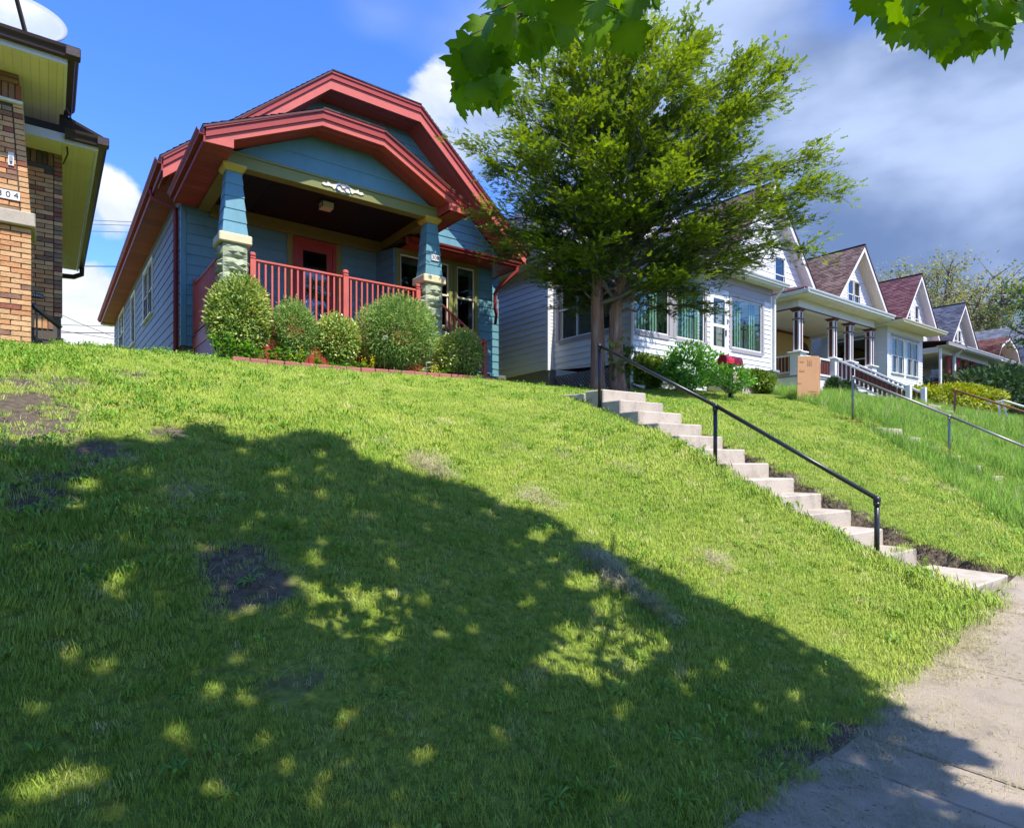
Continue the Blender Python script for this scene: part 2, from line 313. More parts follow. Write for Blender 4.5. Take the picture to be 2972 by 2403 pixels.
GZ = np.where(S_ > 0.02, terr(GX, GY) + bumps(GX, GY) * np.clip(S_ / .6, 0, 1), gradeX(GX) - .07)
GZ = np.where((GX > 6.42) & (GX < 7.5) & (GY > 1.8) & (GY < 6.9), GZ - .35, GZ); GZ = np.where((GX > 13.25) & (GX < 14.25) & (GY > 2.8) & (GY < 6.5), GZ - .35, GZ)
GZ = np.where(GY < -.2, gradeX(GX) - .02, GZ); GZ = np.where(GY < -2.55, gradeX(GX) - .16, GZ)
def gridmesh(name, GX, GY, GZ):
    h, w = GX.shape; me = bpy.data.meshes.new(name)
    idx = np.arange(h * w).reshape(h, w); q = np.stack([idx[:-1, :-1], idx[:-1, 1:], idx[1:, 1:], idx[1:, :-1]], -1).reshape(-1, 4)
    rawmesh(me, np.stack([GX, GY, GZ], -1).reshape(-1, 3), q); me.polygons.foreach_set('use_smooth', [True] * len(q)); return me
def rawmesh(me, V, F, tint=None):
    V = np.asarray(V, np.float32); F = np.asarray(F, np.int32); n = F.shape[1]
    me.vertices.add(len(V)); me.vertices.foreach_set('co', V.ravel())
    me.loops.add(F.size); me.loops.foreach_set('vertex_index', F.ravel())
    me.polygons.add(len(F)); me.polygons.foreach_set('loop_start', np.arange(0, F.size, n, dtype=np.int32)); me.polygons.foreach_set('loop_total', np.full(len(F), n, np.int32))
    if tint is not None:
        a = me.attributes.new('tint', 'FLOAT', 'POINT'); a.data.foreach_set('value', np.asarray(tint, np.float32))
    me.update(calc_edges=True); return me
# lawn soil material: thatch green with bare soil
def lawnmat():
    m, nt, out = mk('lawn_ground'); geo = N(nt, 'ShaderNodeNewGeometry')
    n1 = N(nt, 'ShaderNodeTexNoise', {0: geo.outputs['Position'], 'Scale': 1.1, 'Detail': 7.0, 'Roughness': .65}); n2 = N(nt, 'ShaderNodeTexNoise', {0: geo.outputs['Position'], 'Scale': 22.0, 'Detail': 5.0})
    at = N(nt, 'ShaderNodeAttribute', attribute_name='tint'); sb = N(nt, 'ShaderNodeMath', {0: n1.outputs[0], 1: at.outputs['Fac']}, operation='SUBTRACT')
    r1 = N(nt, 'ShaderNodeMapRange', {0: sb.outputs[0], 1: .12, 2: .30}); mx = N(nt, 'ShaderNodeMix', data_type='RGBA'); lk(nt, r1.outputs[0], mx.inputs[0])
    mx.inputs[6].default_value = (.12, .095, .065, 1); mx.inputs[7].default_value = (.17, .215, .035, 1)
    m2 = N(nt, 'ShaderNodeMix', data_type='RGBA', blend_type='MULTIPLY'); m2.inputs[0].default_value = .8; lk(nt, mx.outputs[2], m2.inputs[6])
    r2 = N(nt, 'ShaderNodeMapRange', {0: n2.outputs[0], 1: .3, 2: .7, 3: .5, 4: 1.3}); lk(nt, r2.outputs[0], m2.inputs[7])
    bp = N(nt, 'ShaderNodeBump', {'Height': n2.outputs[0], 'Strength': .8, 'Distance': .05}); bs = N(nt, 'ShaderNodeBsdfPrincipled', {'Roughness': .95, 'Specular IOR Level': .1})
    lk(nt, m2.outputs[2], bs.inputs['Base Color']); lk(nt, bp.outputs[0], bs.inputs['Normal']); lk(nt, bs.outputs[0], out.inputs[0]); return m
_sp = [(35, 1235, .42), (110, 1110, .40), (45, 1180, .3), (700, 1640, .20), (780, 1700, .20), (735, 1600, .12), (640, 1590, .12), (690, 1730, .16), (870, 1990, .16), (285, 1320, .2), (470, 1265, .18), (120, 1440, .2), (2220, 1200, .22), (2170, 1150, .2), (390, 1090, .25), (2310, 1385, .14), (2700, 1620, .25)]
_hx, _hy, _hz = hit([q[0] for q in _sp], [q[1] for q in _sp]); _d = np.min(np.hypot(GX[..., None] - _hx, GY[..., None] - _hy) / (np.array([q[2] for q in _sp]) * 1.3), -1); bare = np.clip(1.25 - _d, 0, 1) * .55
bare = np.where(((GX > 7.4) & (GX < 7.7) | (GX > 6.3) & (GX < 6.5)) & (GY > 1.9) & (GY < 6.8), .5, bare); bare = np.where((GY < edgeY(GX) + .1), .5, bare)
gm = gridmesh('ground', GX, GY, GZ); _a = gm.attributes.new('tint', 'FLOAT', 'POINT'); _a.data.foreach_set('value', bare.ravel().astype(np.float32)); gm.materials.append(lawnmat()); tag(put(bpy.data.objects.new('ground', gm), None, (0, 0, 0)), kind='structure')
# road and kerb behind the camera
rd = MB(); xs = list(np.arange(-60, 90, 3.0))
for a, b in zip(xs[:-1], xs[1:]):
    za, zb = float(gradeX(a)) - .145, float(gradeX(b)) - .145
    rd.add([(a, -11, za), (b, -11, zb), (b, -2.72, zb), (a, -2.72, za)], [(0, 1, 2, 3)])
tag(rd.obj('road', m_asph), kind='structure')
kb = MB()
for a, b in zip(xs[:-1], xs[1:]):
    za, zb = float(gradeX(a)) - .2, float(gradeX(b)) - .2
    kb.add([(a, -2.72, za), (b, -2.72, zb), (b, -2.56, zb), (a, -2.56, za), (a, -2.70, za + .2), (b, -2.70, zb + .2), (b, -2.56, zb + .2), (a, -2.56, za + .2)],
           [(0, 1, 5, 4), (4, 5, 6, 7), (3, 7, 6, 2)])
tag(kb.obj('kerb', m_conc), kind='structure')
# pavement: one slab per bay, joints recessed
pv = tag(bpy.data.objects.new('pavement', None), kind='structure'); put(pv, None, (4, 1, 0))
js = [3.5 + 1.38 * k for k in range(-8, 12)]
for i, (a, b) in enumerate(zip(js[:-1], js[1:])):
    cuts = [(a, b)] if i != 7 else [(a, b - .36), (b - .36, b)]                # one slab is cracked across
    for a2, b2 in cuts:
        g = .007; a3, b3 = a2 + g, b2 - g; tz = random.uniform(-.004, .004)
        e0, e1 = float(edgeY(a3)) + .03, float(edgeY(b3)) + .03; w = 1.52
        za, zb = float(gradeX(a3)) + tz, float(gradeX(b3)) + tz
        s = MB(); s.prism([(a3, e0 - w, za), (b3, e1 - w, zb), (b3, e1, zb), (a3, e0, za)], (0, 0, -.1)); s.obj('slab', m_walk, pv, bevel=.008)
# front walk between pavement and steps
fw = tag(bpy.data.objects.new('front_walk', None), kind='structure'); put(fw, None, (7, 2.2, .38))
zw = .385
for y0, y1 in ((1.90, 2.56), (6.78, 7.4)):
    z0, z1 = (zw, zw + .01) if y0 < 3 else (float(terr(6.95, y0)) + .02 if y0 > 7 else 2.5, float(terr(6.95, y1)) + .02)
    MB().prism([(6.46, y0, z0), (7.47, y0, z0), (7.47, y1, z1), (6.46, y1, z1)], (0, 0, -.12)).obj('slab', m_conc, fw, bevel=.012)
# ------------------------------------------------------------------ concrete steps
def flight(name, label, x0, x1, y0, z0, n, run, rise, mat, group=None):
    t = thing(name, label, 'steps', (x0, y0, z0 - rise), group)
    for k in range(n):
        s = MB(); jy = random.uniform(-.006, .006); zt = z0 + k * rise + random.uniform(-.004, .004)
        dep = run + .25 if k < n - 1 else run + .05
        s.prism([(x0 + random.uniform(-.006, .006), y0 + k * run + jy, zt - rise - .1), (x0, y0 + k * run + jy, zt), (x0, y0 + k * run + dep, zt), (x0, y0 + k * run + dep, zt - rise - .1)], (x1 - x0, 0, 0))
        s.obj('step', mat, t, bevel=.014)
    return t
flight('concrete_steps', 'pale concrete steps up the mown bank beside the black pipe handrail', 6.49, 7.43, 2.67, .56, 12, .34, .1798, m_conc)
flight('concrete_steps', 'concrete steps half buried in the tall grass beside a weathered pipe rail', 13.3, 14.2, 3.0, .83, 8, .34, .188, m_conc)
flight('concrete_steps', 'far concrete steps beyond the tall grass with the brown post at their head', 21.6, 22.6, 4.4, 1.55, 10, .34, .185, m_conc)
# ------------------------------------------------------------------ pipe handrails
def pipe_rail(label, posts, mat, r, ext0=None, ext1=None, group=None):
    """posts: list of (x, y, ztop, zbase)"""
    t = thing('handrail', label, 'handrail', (posts[0][0], posts[0][1], posts[0][3]), group)
    for x, y, zt, zb in posts:
        MB().tube([(x, y, zb - .15), (x, y, zt - .02)], r, 12).obj('post', mat, t, True)
        s = MB(); s.tube([(x, y, zt - .07), (x, y, zt - .035)], r * 1.35, 12); s.tube([(x, y - .0, zt - .035), (x, y, zt - .01), (x, y, zt + .012), (x, y, zt + r * 1.25)], [r * 1.25, r * 1.5, r * 1.4, r * .3], 12); s.obj('fitting', mat, t, True)
    pts = ([ext0] if ext0 else []) + [(x, y, zt) for x, y, zt, zb in posts] + ([ext1] if ext1 else [])
    for a, b in zip(pts[:-1], pts[1:]): MB().tube([a, b], r, 12).obj('rail', mat, t, True)
    return t
pipe_rail('black painted pipe handrail along the pale concrete steps', [(6.45, 6.45, 1.5 + 1.67, 2.36), (6.45, 4.49, 1.5 + .658, 1.44), (6.45, 2.67, 1.5 - .375, .645)], m_black, .024)
a2, b2 = P(2475, 1094, X=13.5), P(2755, 1207, X=13.5); c2 = P(2972, 1297, X=13.5)
pipe_rail('weathered grey pipe rail standing in the tall grass', [(a2.x, a2.y, a2.z, a2.z - .75), (b2.x, b2.y, b2.z, b2.z - .75), (c2.x, c2.y - .25, c2.z - .13, c2.z - 1.0)], m_galv, .022)
a3, b3 = P(2771, 1132, X=21.4), P(2975, 1196, X=21.4)
pipe_rail('pipe rail with a rusty brown post by the yellow-green hedge', [(a3.x, a3.y, a3.z, a3.z - .9), (b3.x, b3.y, b3.z, b3.z - .9)], m_rust, .03)
tw = thing('handrail', 'white bent pipe handrail in front of the dark juniper', 'handrail', P(2868, 1200, X=25.5))
wpts = [P(2862, 1172, X=25.5), P(2905, 1165, X=25.5), P(2912, 1162, X=25.5), P(2985, 1184, X=25.5)]
MB().tube(wpts, .03, 8).obj('rail', m_wht2, tw, True); MB().tube([P(2908, 1163, X=25.5), P(2925, 1215, X=25.5)], .03, 8).obj('post', m_wht2, tw, True); MB().tube([P(2900, 1170, X=25.5), P(2900, 1215, X=25.5)], .03, 8).obj('post', m_wht2, tw, True)
# ================================================================== grass
def grassmat(name, cA, cB, cDry, dry_lo=.56, dry_hi=.72, trans=.18):
    m, nt, out = mk(name); geo = N(nt, 'ShaderNodeNewGeometry'); oi = N(nt, 'ShaderNodeObjectInfo')
    n1 = N(nt, 'ShaderNodeTexNoise', {0: geo.outputs['Position'], 'Scale': 1.4, 'Detail': 4.0, 'Roughness': .6}); n2 = N(nt, 'ShaderNodeTexNoise', {0: geo.outputs['Position'], 'Scale': 5.0, 'Detail': 3.0})
    at = N(nt, 'ShaderNodeAttribute', attribute_name='tint')
    r1 = N(nt, 'ShaderNodeMapRange', {0: n1.outputs[0], 1: .36, 2: .66}); ad = N(nt, 'ShaderNodeMath', {0: r1.outputs[0], 1: .55}, operation='MULTIPLY')
    a2 = N(nt, 'ShaderNodeMath', {0: oi.outputs['Random'], 1: .3}, operation='MULTIPLY'); a3 = N(nt, 'ShaderNodeMath', {0: ad.outputs[0], 1: a2.outputs[0]}, operation='ADD')
    a4 = N(nt, 'ShaderNodeMath', {0: at.outputs['Fac'], 1: .25}, operation='MULTIPLY'); a5 = N(nt, 'ShaderNodeMath', {0: a3.outputs[0], 1: a4.outputs[0]}, operation='ADD', use_clamp=True)
    mx = N(nt, 'ShaderNodeMix', data_type='RGBA'); lk(nt, a5.outputs[0], mx.inputs[0]); mx.inputs[6].default_value = c4(cA); mx.inputs[7].default_value = c4(cB)
    d1 = N(nt, 'ShaderNodeMath', {0: at.outputs['Fac'], 1: .24}, operation='MULTIPLY'); d2 = N(nt, 'ShaderNodeMath', {0: n2.outputs[0], 1: d1.outputs[0]}, operation='ADD')
    r2 = N(nt, 'ShaderNodeMapRange', {0: d2.outputs[0], 1: dry_lo + .12, 2: dry_hi + .12}); r2.clamp = True
    m2 = N(nt, 'ShaderNodeMix', data_type='RGBA'); lk(nt, r2.outputs[0], m2.inputs[0]); lk(nt, mx.outputs[2], m2.inputs[6]); m2.inputs[7].default_value = c4(cDry)
    va = N(nt, 'ShaderNodeVectorMath', {0: geo.outputs['Normal']}, operation='SCALE'); va.inputs['Scale'].default_value = .45
    vb_ = N(nt, 'ShaderNodeVectorMath', {0: va.outputs[0], 1: (0, -.15, .75)}, operation='ADD'); vn = N(nt, 'ShaderNodeVectorMath', {0: vb_.outputs[0]}, operation='NORMALIZE')
    bs = N(nt, 'ShaderNodeBsdfPrincipled', {'Roughness': .55, 'Specular IOR Level': .2}); lk(nt, m2.outputs[2], bs.inputs['Base Color']); lk(nt, vn.outputs[0], bs.inputs['Normal'])
    hs = N(nt, 'ShaderNodeHueSaturation', {'Value': 1.3, 'Color': m2.outputs[2]}); tr = N(nt, 'ShaderNodeBsdfTranslucent', {0: hs.outputs[0]})
    ms = N(nt, 'ShaderNodeMixShader', {0: trans}); lk(nt, bs.outputs[0], ms.inputs[1]); lk(nt, tr.outputs[0], ms.inputs[2]); lk(nt, ms.outputs[0], out.inputs[0]); return m
m_grass = grassmat('grass_blades', (.165, .325, .020), (.47, .545, .085), (.62, .57, .24), .62, .80)
m_tall = grassmat('tall_grass_blades', (.11, .27, .02), (.26, .42, .05), (.42, .42, .17), .66, .8)
m_straw = grassmat('dry_clippings', (.36, .33, .17), (.50, .46, .26), (.55, .50, .30))
m_weed = LEAF('broad_weed_leaf', (.11, .26, .025), (.30, .46, .06), .30)
def tuft(name, n, rad, L0, L1, wid, lean, mat, seed, flat=0.0):
    r = np.random.default_rng(seed); V = []; F = []; T = []
    for i in range(n):
        a = r.uniform(0, 2 * math.pi); q = rad * math.sqrt(r.uniform()); x, y = q * math.cos(a), q * math.sin(a)
        L = r.uniform(L0, L1); h = r.uniform(0, 2 * math.pi); ln = lean * r.uniform(.2, 1.0); dx, dy = math.cos(h), math.sin(h); w = wid * r.uniform(.7, 1.2)
        px, py = -math.sin(h + r.uniform(-.8, .8)) * w / 2, math.cos(h) * w / 2
        up = 1 - flat * r.uniform(.6, 1)
        p0 = (x, y, -.01); p1 = (x + dx * L * ln * .35, y + dy * L * ln * .35, L * .55 * up + .004); p2 = (x + dx * L * ln, y + dy * L * ln, L * (1 - .35 * ln) * up + .006)
        b = len(V)
        V += [(p0[0] - px, p0[1] - py, p0[2]), (p0[0] + px, p0[1] + py, p0[2]), (p1[0] + px * .8, p1[1] + py * .8, p1[2]), (p1[0] - px * .8, p1[1] - py * .8, p1[2]), (p2[0] + px * .12, p2[1] + py * .12, p2[2]), (p2[0] - px * .12, p2[1] - py * .12, p2[2])]
        F += [(b, b + 1, b + 2, b + 3), (b + 3, b + 2, b + 4, b + 5)]; t = r.uniform(); T += [t] * 6
    me = bpy.data.meshes.new(name); rawmesh(me, V, F, T); me.materials.append(mat); return bpy.data.objects.new(name, me)
def weed(name, n, L, mat, seed, round_=False):
    r = np.random.default_rng(seed); V = []; F = []; T = []
    for i in range(n):
        h = 2 * math.pi * (i + r.uniform(-.3, .3)) / n; l = L * r.uniform(.6, 1.1); w = l * (.5 if round_ else .2); z0 = r.uniform(.01, .05) if round_ else .005
        ox, oy = (r.uniform(-.08, .08), r.uniform(-.08, .08)) if round_ else (0, 0)
        c, s_ = math.cos(h), math.sin(h); prof = [(0, .1), (.35, .8), (.7, 1.0), (1.0, .08)]; b = len(V)
        for k, (f, ww) in enumerate(prof):
            for sg in (-1, 1): V.append((ox + c * l * f - s_ * sg * w * ww / 2, oy + s_ * l * f + c * sg * w * ww / 2, z0 + .04 * math.sin(f * 2.4) + r.uniform(0, .006)))
        F += [(b + 2 * k, b + 2 * k + 1, b + 2 * k + 3, b + 2 * k + 2) for k in range(3)]; T += [r.uniform()] * 8
    me = bpy.data.meshes.new(name); rawmesh(me, V, F, T); me.materials.append(mat); return bpy.data.objects.new(name, me)
def protos(name, obs):
    c = bpy.data.collections.new(name)
    for o in obs: c.objects.link(o)
    return c
def scatter(name, pts, idx, rot, scl, coll, label, cat=None):
    me = bpy.data.meshes.new(name); me.vertices.add(len(pts)); me.vertices.foreach_set('co', np.asarray(pts, np.float32).ravel())
    for nm, ty, dat, key in (('idx', 'INT', idx, 'value'), ('rot', 'FLOAT_VECTOR', rot, 'vector'), ('scl', 'FLOAT', scl, 'value')):
        a = me.attributes.new(nm, ty, 'POINT'); a.data.foreach_set(key, np.asarray(dat, np.int32 if ty == 'INT' else np.float32).ravel())
    ob = put(bpy.data.objects.new(name, me), None, (0, 0, 0)); ob['kind'] = 'stuff'; ob['label'] = label
    if cat: ob['category'] = cat
    g = bpy.data.node_groups.new(name + '_gn', 'GeometryNodeTree'); g.interface.new_socket('Geometry', in_out='INPUT', socket_type='NodeSocketGeometry'); g.interface.new_socket('Geometry', in_out='OUTPUT', socket_type='NodeSocketGeometry')
    gi = g.nodes.new('NodeGroupInput'); go = g.nodes.new('NodeGroupOutput'); ip = g.nodes.new('GeometryNodeInstanceOnPoints'); ci = g.nodes.new('GeometryNodeCollectionInfo')
    ci.inputs['Collection'].default_value = coll; ci.inputs['Separate Children'].default_value = True; ci.inputs['Reset Children'].default_value = True
    def na(n, ty): x = g.nodes.new('GeometryNodeInputNamedAttribute'); x.data_type = ty; x.inputs['Name'].default_value = n; return x.outputs['Attribute']
    L = g.links.new; L(gi.outputs[0], ip.inputs['Points']); L(ci.outputs[0], ip.inputs['Instance']); ip.inputs['Pick Instance'].default_value = True
    L(na('idx', 'INT'), ip.inputs['Instance Index']); L(na('rot', 'FLOAT_VECTOR'), ip.inputs['Rotation']); L(na('scl', 'FLOAT'), ip.inputs['Scale']); L(ip.outputs[0], go.inputs[0])
    ob.modifiers.new('scatter', 'NODES').node_group = g; return ob
# prototypes are named so that the alphabetical order of the collection is the index
short = protos('tuft_kinds', [tuft('a%d_grass_tuft' % k, 52, .085, .014, .036, .0032, .9, m_grass, 10 + k) for k in range(4)] +
               [weed('b0_clover_patch', 16, .035, m_weed, 31, True), weed('b1_rosette_weed', 8, .09, m_weed, 32), tuft('b2_straw_wisp', 7, .10, .06, .14, .0035, 1.0, m_straw, 33, .85)])
def inside(X, Y, boxes):
    r = np.zeros(X.shape, bool)
    for x0, x1, y0, y1 in boxes: r |= (X > x0) & (X < x1) & (Y > y0) & (Y < y1)
    return r
FOOT = [(-6, .1, 10.3, 30), (6.47, 7.45, 2.64, 6.8), (6.44, 7.49, 1.8, 2.62), (6.5, 7.45, 6.7, 7.4), (13.25, 14.25, 2.9, 6.5), (2.3, 11.2, 15.6, 40), (2.6, 7.6, 12.8, 16), (7.1, 10.3, 14.5, 16), (7.5, 9.4, 13.3, 14.6),
        (13.2, 20.5, 12, 30), (12.9, 14, 15.3, 30), (22, 29, 12, 30), (29.8, 37, 12, 30), (37, 44, 12, 30), (3.35, 8.9, 11.45, 12.9), (21.6, 22.6, 4.4, 8)]
# bare soil spots seen on the lawn: (u, v, radius m)
SP = [(35, 1235, .42), (110, 1110, .40), (45, 1180, .3), (700, 1640, .20), (780, 1700, .20), (735, 1600, .12), (640, 1590, .12), (690, 1730, .16), (870, 1990, .16), (850, 2060, .10), (285, 1320, .2), (470, 1265, .18), (120, 1440, .2), (560, 1420, .12), (2220, 1200, .22), (2170, 1150, .2), (980, 1830, .08), (390, 1090, .25), (2310, 1385, .14), (2700, 1620, .18)]
sx, sy, sz = hit([s[0] for s in SP], [s[1] for s in SP]); SR = np.array([s[2] for s in SP])
tA = hit([2290], [1160]); tB = hit([2960], [1545])
def tallside(X, Y): return ((tB[0][0] - tA[0][0]) * (Y - tA[1][0]) - (tB[1][0] - tA[1][0]) * (X - tA[0][0])) > 0
def sample(n, x0, x1, y0, y1, dens_by_dist):
    X = RNG.uniform(x0, x1, n); Y = RNG.uniform(y0, y1, n); d = FW[0] * X + FW[1] * Y
    keep = RNG.uniform(size=n) < np.interp(np.hypot(X, Y), *dens_by_dist); lat = (RT[0] * X + RT[1] * Y) / np.maximum(d, .1)
    keep &= (d > 1.2) & (np.abs(lat) < 1.05 + 1.2 / np.maximum(d, 1)) & (Y > edgeY(X) + .03 - .13 * (.5 + .5 * np.sin(X * 5.3 + np.sin(X * 11))) * RNG.uniform(0, 1, n)) & ~inside(X, Y, FOOT); return X[keep], Y[keep]
def nz(X, Y, s): return np.sin(X * s + 1.7 * np.sin(Y * s * .7 + 1)) * np.sin(Y * s * 1.1 + 1.3 * np.sin(X * s * .8))
X, Y = sample(240000, -9, 16, 1.5, 14, ([2, 4.5, 7, 10, 16], [.85, .75, .65, .60, .45]))
dd = np.min(np.hypot(X[:, None] - sx[None], Y[:, None] - sy[None]) / (SR[None] * (1 + .35 * nz(X, Y, 9)[:, None])), 1)
patchy = .5 + .5 * nz(X + 3, Y, 2.3); leftmess = np.clip((2.2 - X) / 3, 0, 1) * np.clip((Y - 3.5) / 2, 0, 1)
keep = RNG.uniform(size=len(X)) < np.where(dd < .6, .2, np.where(dd < 1, .5, 1)) * (1 - .30 * patchy * np.clip(leftmess + .3, 0, 1))
keep &= ~tallside(X, Y) | (RNG.uniform(size=len(X)) < .4); X, Y = X[keep], Y[keep]; leftmess = leftmess[keep]
q = RNG.uniform(size=len(X)); cl = (.5 + .5 * nz(X, Y + 5, 1.6)); idx = RNG.integers(0, 4, len(X))
idx = np.where(q < .008 + .24 * leftmess * cl, 4, idx); idx = np.where((q > .985) & (cl > .3), 5, idx); idx = np.where((q > .955) & (q < .960), 6, idx); ddk = np.min(np.hypot(X[:, None] - sx[None], Y[:, None] - sy[None]) / SR[None], 1); idx = np.where((ddk < 1.1) & (RNG.uniform(size=len(X)) < .45), 6, idx)
sl = np.stack([RNG.uniform(-.2, .2, len(X)) + .25, RNG.uniform(-.2, .2, len(X)), RNG.uniform(0, 6.28, len(X))], -1)
dist = np.hypot(X, Y); scl = RNG.uniform(.75, 1.25, len(X)) * np.interp(dist, [2, 5, 8, 14], [.74, .88, .95, 1.1]) * (1 + .25 * nz(X, Y, 1.1)); scl = np.where(Y - edgeY(X) < .35, scl * 1.15, scl)
scl = np.where((np.abs(X - 6.4) < .25) & (Y < 5.5) & (Y > 1.8), scl * 1.45, scl)
scatter('lawn_grass', np.stack([X, Y, terr(X, Y) + bumps(X, Y) * .9 + .0], -1), idx, sl, scl, short, 'mown green lawn grass on the sloping front bank', 'grass')
tall = protos('tall_tuft_kinds', [tuft('a%d_tall_tuft' % k, 26, .10, .16, .40, .006, .8, m_tall, 50 + k) for k in range(3)] + [tuft('b0_seed_stalks', 5, .08, .45, .65, .004, .45, m_straw, 60)])
X, Y = sample(52000, 8, 34, 2.0, 13, ([8, 14, 22, 34], [.55, .55, .4, .3])); k = tallside(X, Y) & (Y < np.where(X < 21, 11.6, 10.5)); X, Y = X[k], Y[k]
idx = RNG.integers(0, 3, len(X)); idx = np.where(RNG.uniform(size=len(X)) < .05, 3, idx)
scatter('tall_grass', np.stack([X, Y, terr(X, Y)], -1), idx, np.stack([RNG.uniform(-.25, .25, len(X)), RNG.uniform(-.25, .25, len(X)), RNG.uniform(0, 6.28, len(X))], -1), RNG.uniform(.5, 1.05, len(X)) * (1 + .3 * nz(X, Y, 1.3)), tall, 'tall unmown grass on the bank beyond the pale steps', 'grass')
# dry clippings: raked wisps on the lawn and litter along the pavement edge
straw = protos('clipping_kinds', [tuft('a%d_clipping' % k, 16, .09, .05, .16, .0032, 1.2, m_straw, 70 + k, .93) for k in range(3)])
CL = [(1225, 1345, .10, 60), (1250, 1370, .10, 70), (1275, 1385, .06, 30), (1530, 1455, .07, 30), (1575, 1470, .08, 40), (1720, 1630, .07, 50), (1760, 1665, .09, 70), (1800, 1710, .07, 50), (1870, 1765, .05, 40), (1920, 1800, .06, 30), (2080, 1640, .08, 50), (1110, 1300, .05, 14), (1490, 1310, .05, 14), (1640, 1330, .08, 16), (1820, 1370, .10, 18), (2620, 1400, .08, 18), (2745, 1425, .08, 30), (2940, 1510, .08, 18), (540, 1460, .05, 12), (2180, 1285, .08, 14)]
PX = []; 
for u, v, r, n in CL:
    hx, hy, hz = hit([u], [v]); PX += [(hx[0] + RNG.normal() * r, hy[0] + RNG.normal() * r, .02 + .02 * RNG.uniform()) for _ in range(n)]
for _ in range(1500):
    x = RNG.uniform(1.6, 6.6); near = np.interp(x, [1.6, 3.6, 6.6], [.60, .30, .09]); PX.append((x, float(edgeY(x)) + .05 - abs(RNG.normal()) * near, .006))
for x in js[3:11]:
    for _ in range(16): yy = float(edgeY(x)) - abs(RNG.normal()) * .4; PX.append((x + RNG.normal() * .012, yy, .004))
PX = np.array(PX); Zc = np.where(PX[:, 1] > edgeY(PX[:, 0]) + .03, terr(PX[:, 0], PX[:, 1]) + PX[:, 2], gradeX(PX[:, 0]) + PX[:, 2])
n = len(PX); litter = PX[:, 1] < edgeY(PX[:, 0]) + .05
scatter('grass_clippings', np.stack([PX[:, 0], PX[:, 1], Zc], -1), RNG.integers(0, 3, n), np.stack([np.where(litter, 0, .4) + RNG.normal(size=n) * .05, RNG.normal(size=n) * .08, RNG.uniform(0, 6.28, n)], -1), RNG.uniform(.5, 1.1, n) * np.where(litter, RNG.uniform(.35, .95, n), 1), straw, 'straw coloured dry clippings on the lawn and pavement edge', 'clippings')
tw_ = MB()
for _ in range(700):
    x = RNG.uniform(1.4, 6.6); y = float(edgeY(x)) - RNG.uniform(0, 1.3) * RNG.uniform(.2, 1); a = RNG.uniform(0, 6.28); L = RNG.uniform(.004, .022); z = float(gradeX(x)) + .008
    tw_.tube([(x, y, z), (x + L * math.cos(a), y + L * math.sin(a), z + .002)], RNG.uniform(.0008, .0018), 3, False)
tag(tw_.obj('pavement_litter', m_soil), 'dark bits of leaf litter and twigs scattered on the pavement', 'litter', kind='stuff')
# ================================================================== building helpers
def clip(poly, ax, val, less):
    out = []
    for i in range(len(poly)):
        a, b = poly[i], poly[(i + 1) % len(poly)]; ia = (a[ax] <= val) if less else (a[ax] >= val); ib = (b[ax] <= val) if less else (b[ax] >= val)
        if ia: out.append(a)
        if ia != ib:
            t = (val - a[ax]) / (b[ax] - a[ax]); out.append((a[0] + (b[0] - a[0]) * t, a[1] + (b[1] - a[1]) * t))
    r = []
    for p in out:
        if not r or abs(p[0] - r[-1][0]) + abs(p[1] - r[-1][1]) > 1e-5: r.append(p)
    if len(r) > 1 and abs(r[0][0] - r[-1][0]) + abs(r[0][1] - r[-1][1]) < 1e-5: r.pop()
    return r if len(r) > 2 else []
def area(p): return abs(sum(p[i][0] * p[(i + 1) % len(p)][1] - p[(i + 1) % len(p)][0] * p[i][1] for i in range(len(p)))) / 2
class Wall:
    """wall plane: O = point with u=0, U = unit direction along the wall, Nn = outward normal; (u, z) with z world height"""
    def __init__(s, O, U, Nn): s.O = Vector(O); s.U = Vector(U); s.N = Vector(Nn)
    def p(s, u, z, n=0.0): q = s.O + s.U * u + s.N * n; return Vector((q.x, q.y, z))
def FRONT(y): return Wall((0, y, 0), (1, 0, 0), (0, -1, 0))       # u = X
def LEFT(x): return Wall((x, 0, 0), (0, 1, 0), (-1, 0, 0))        # u = Y
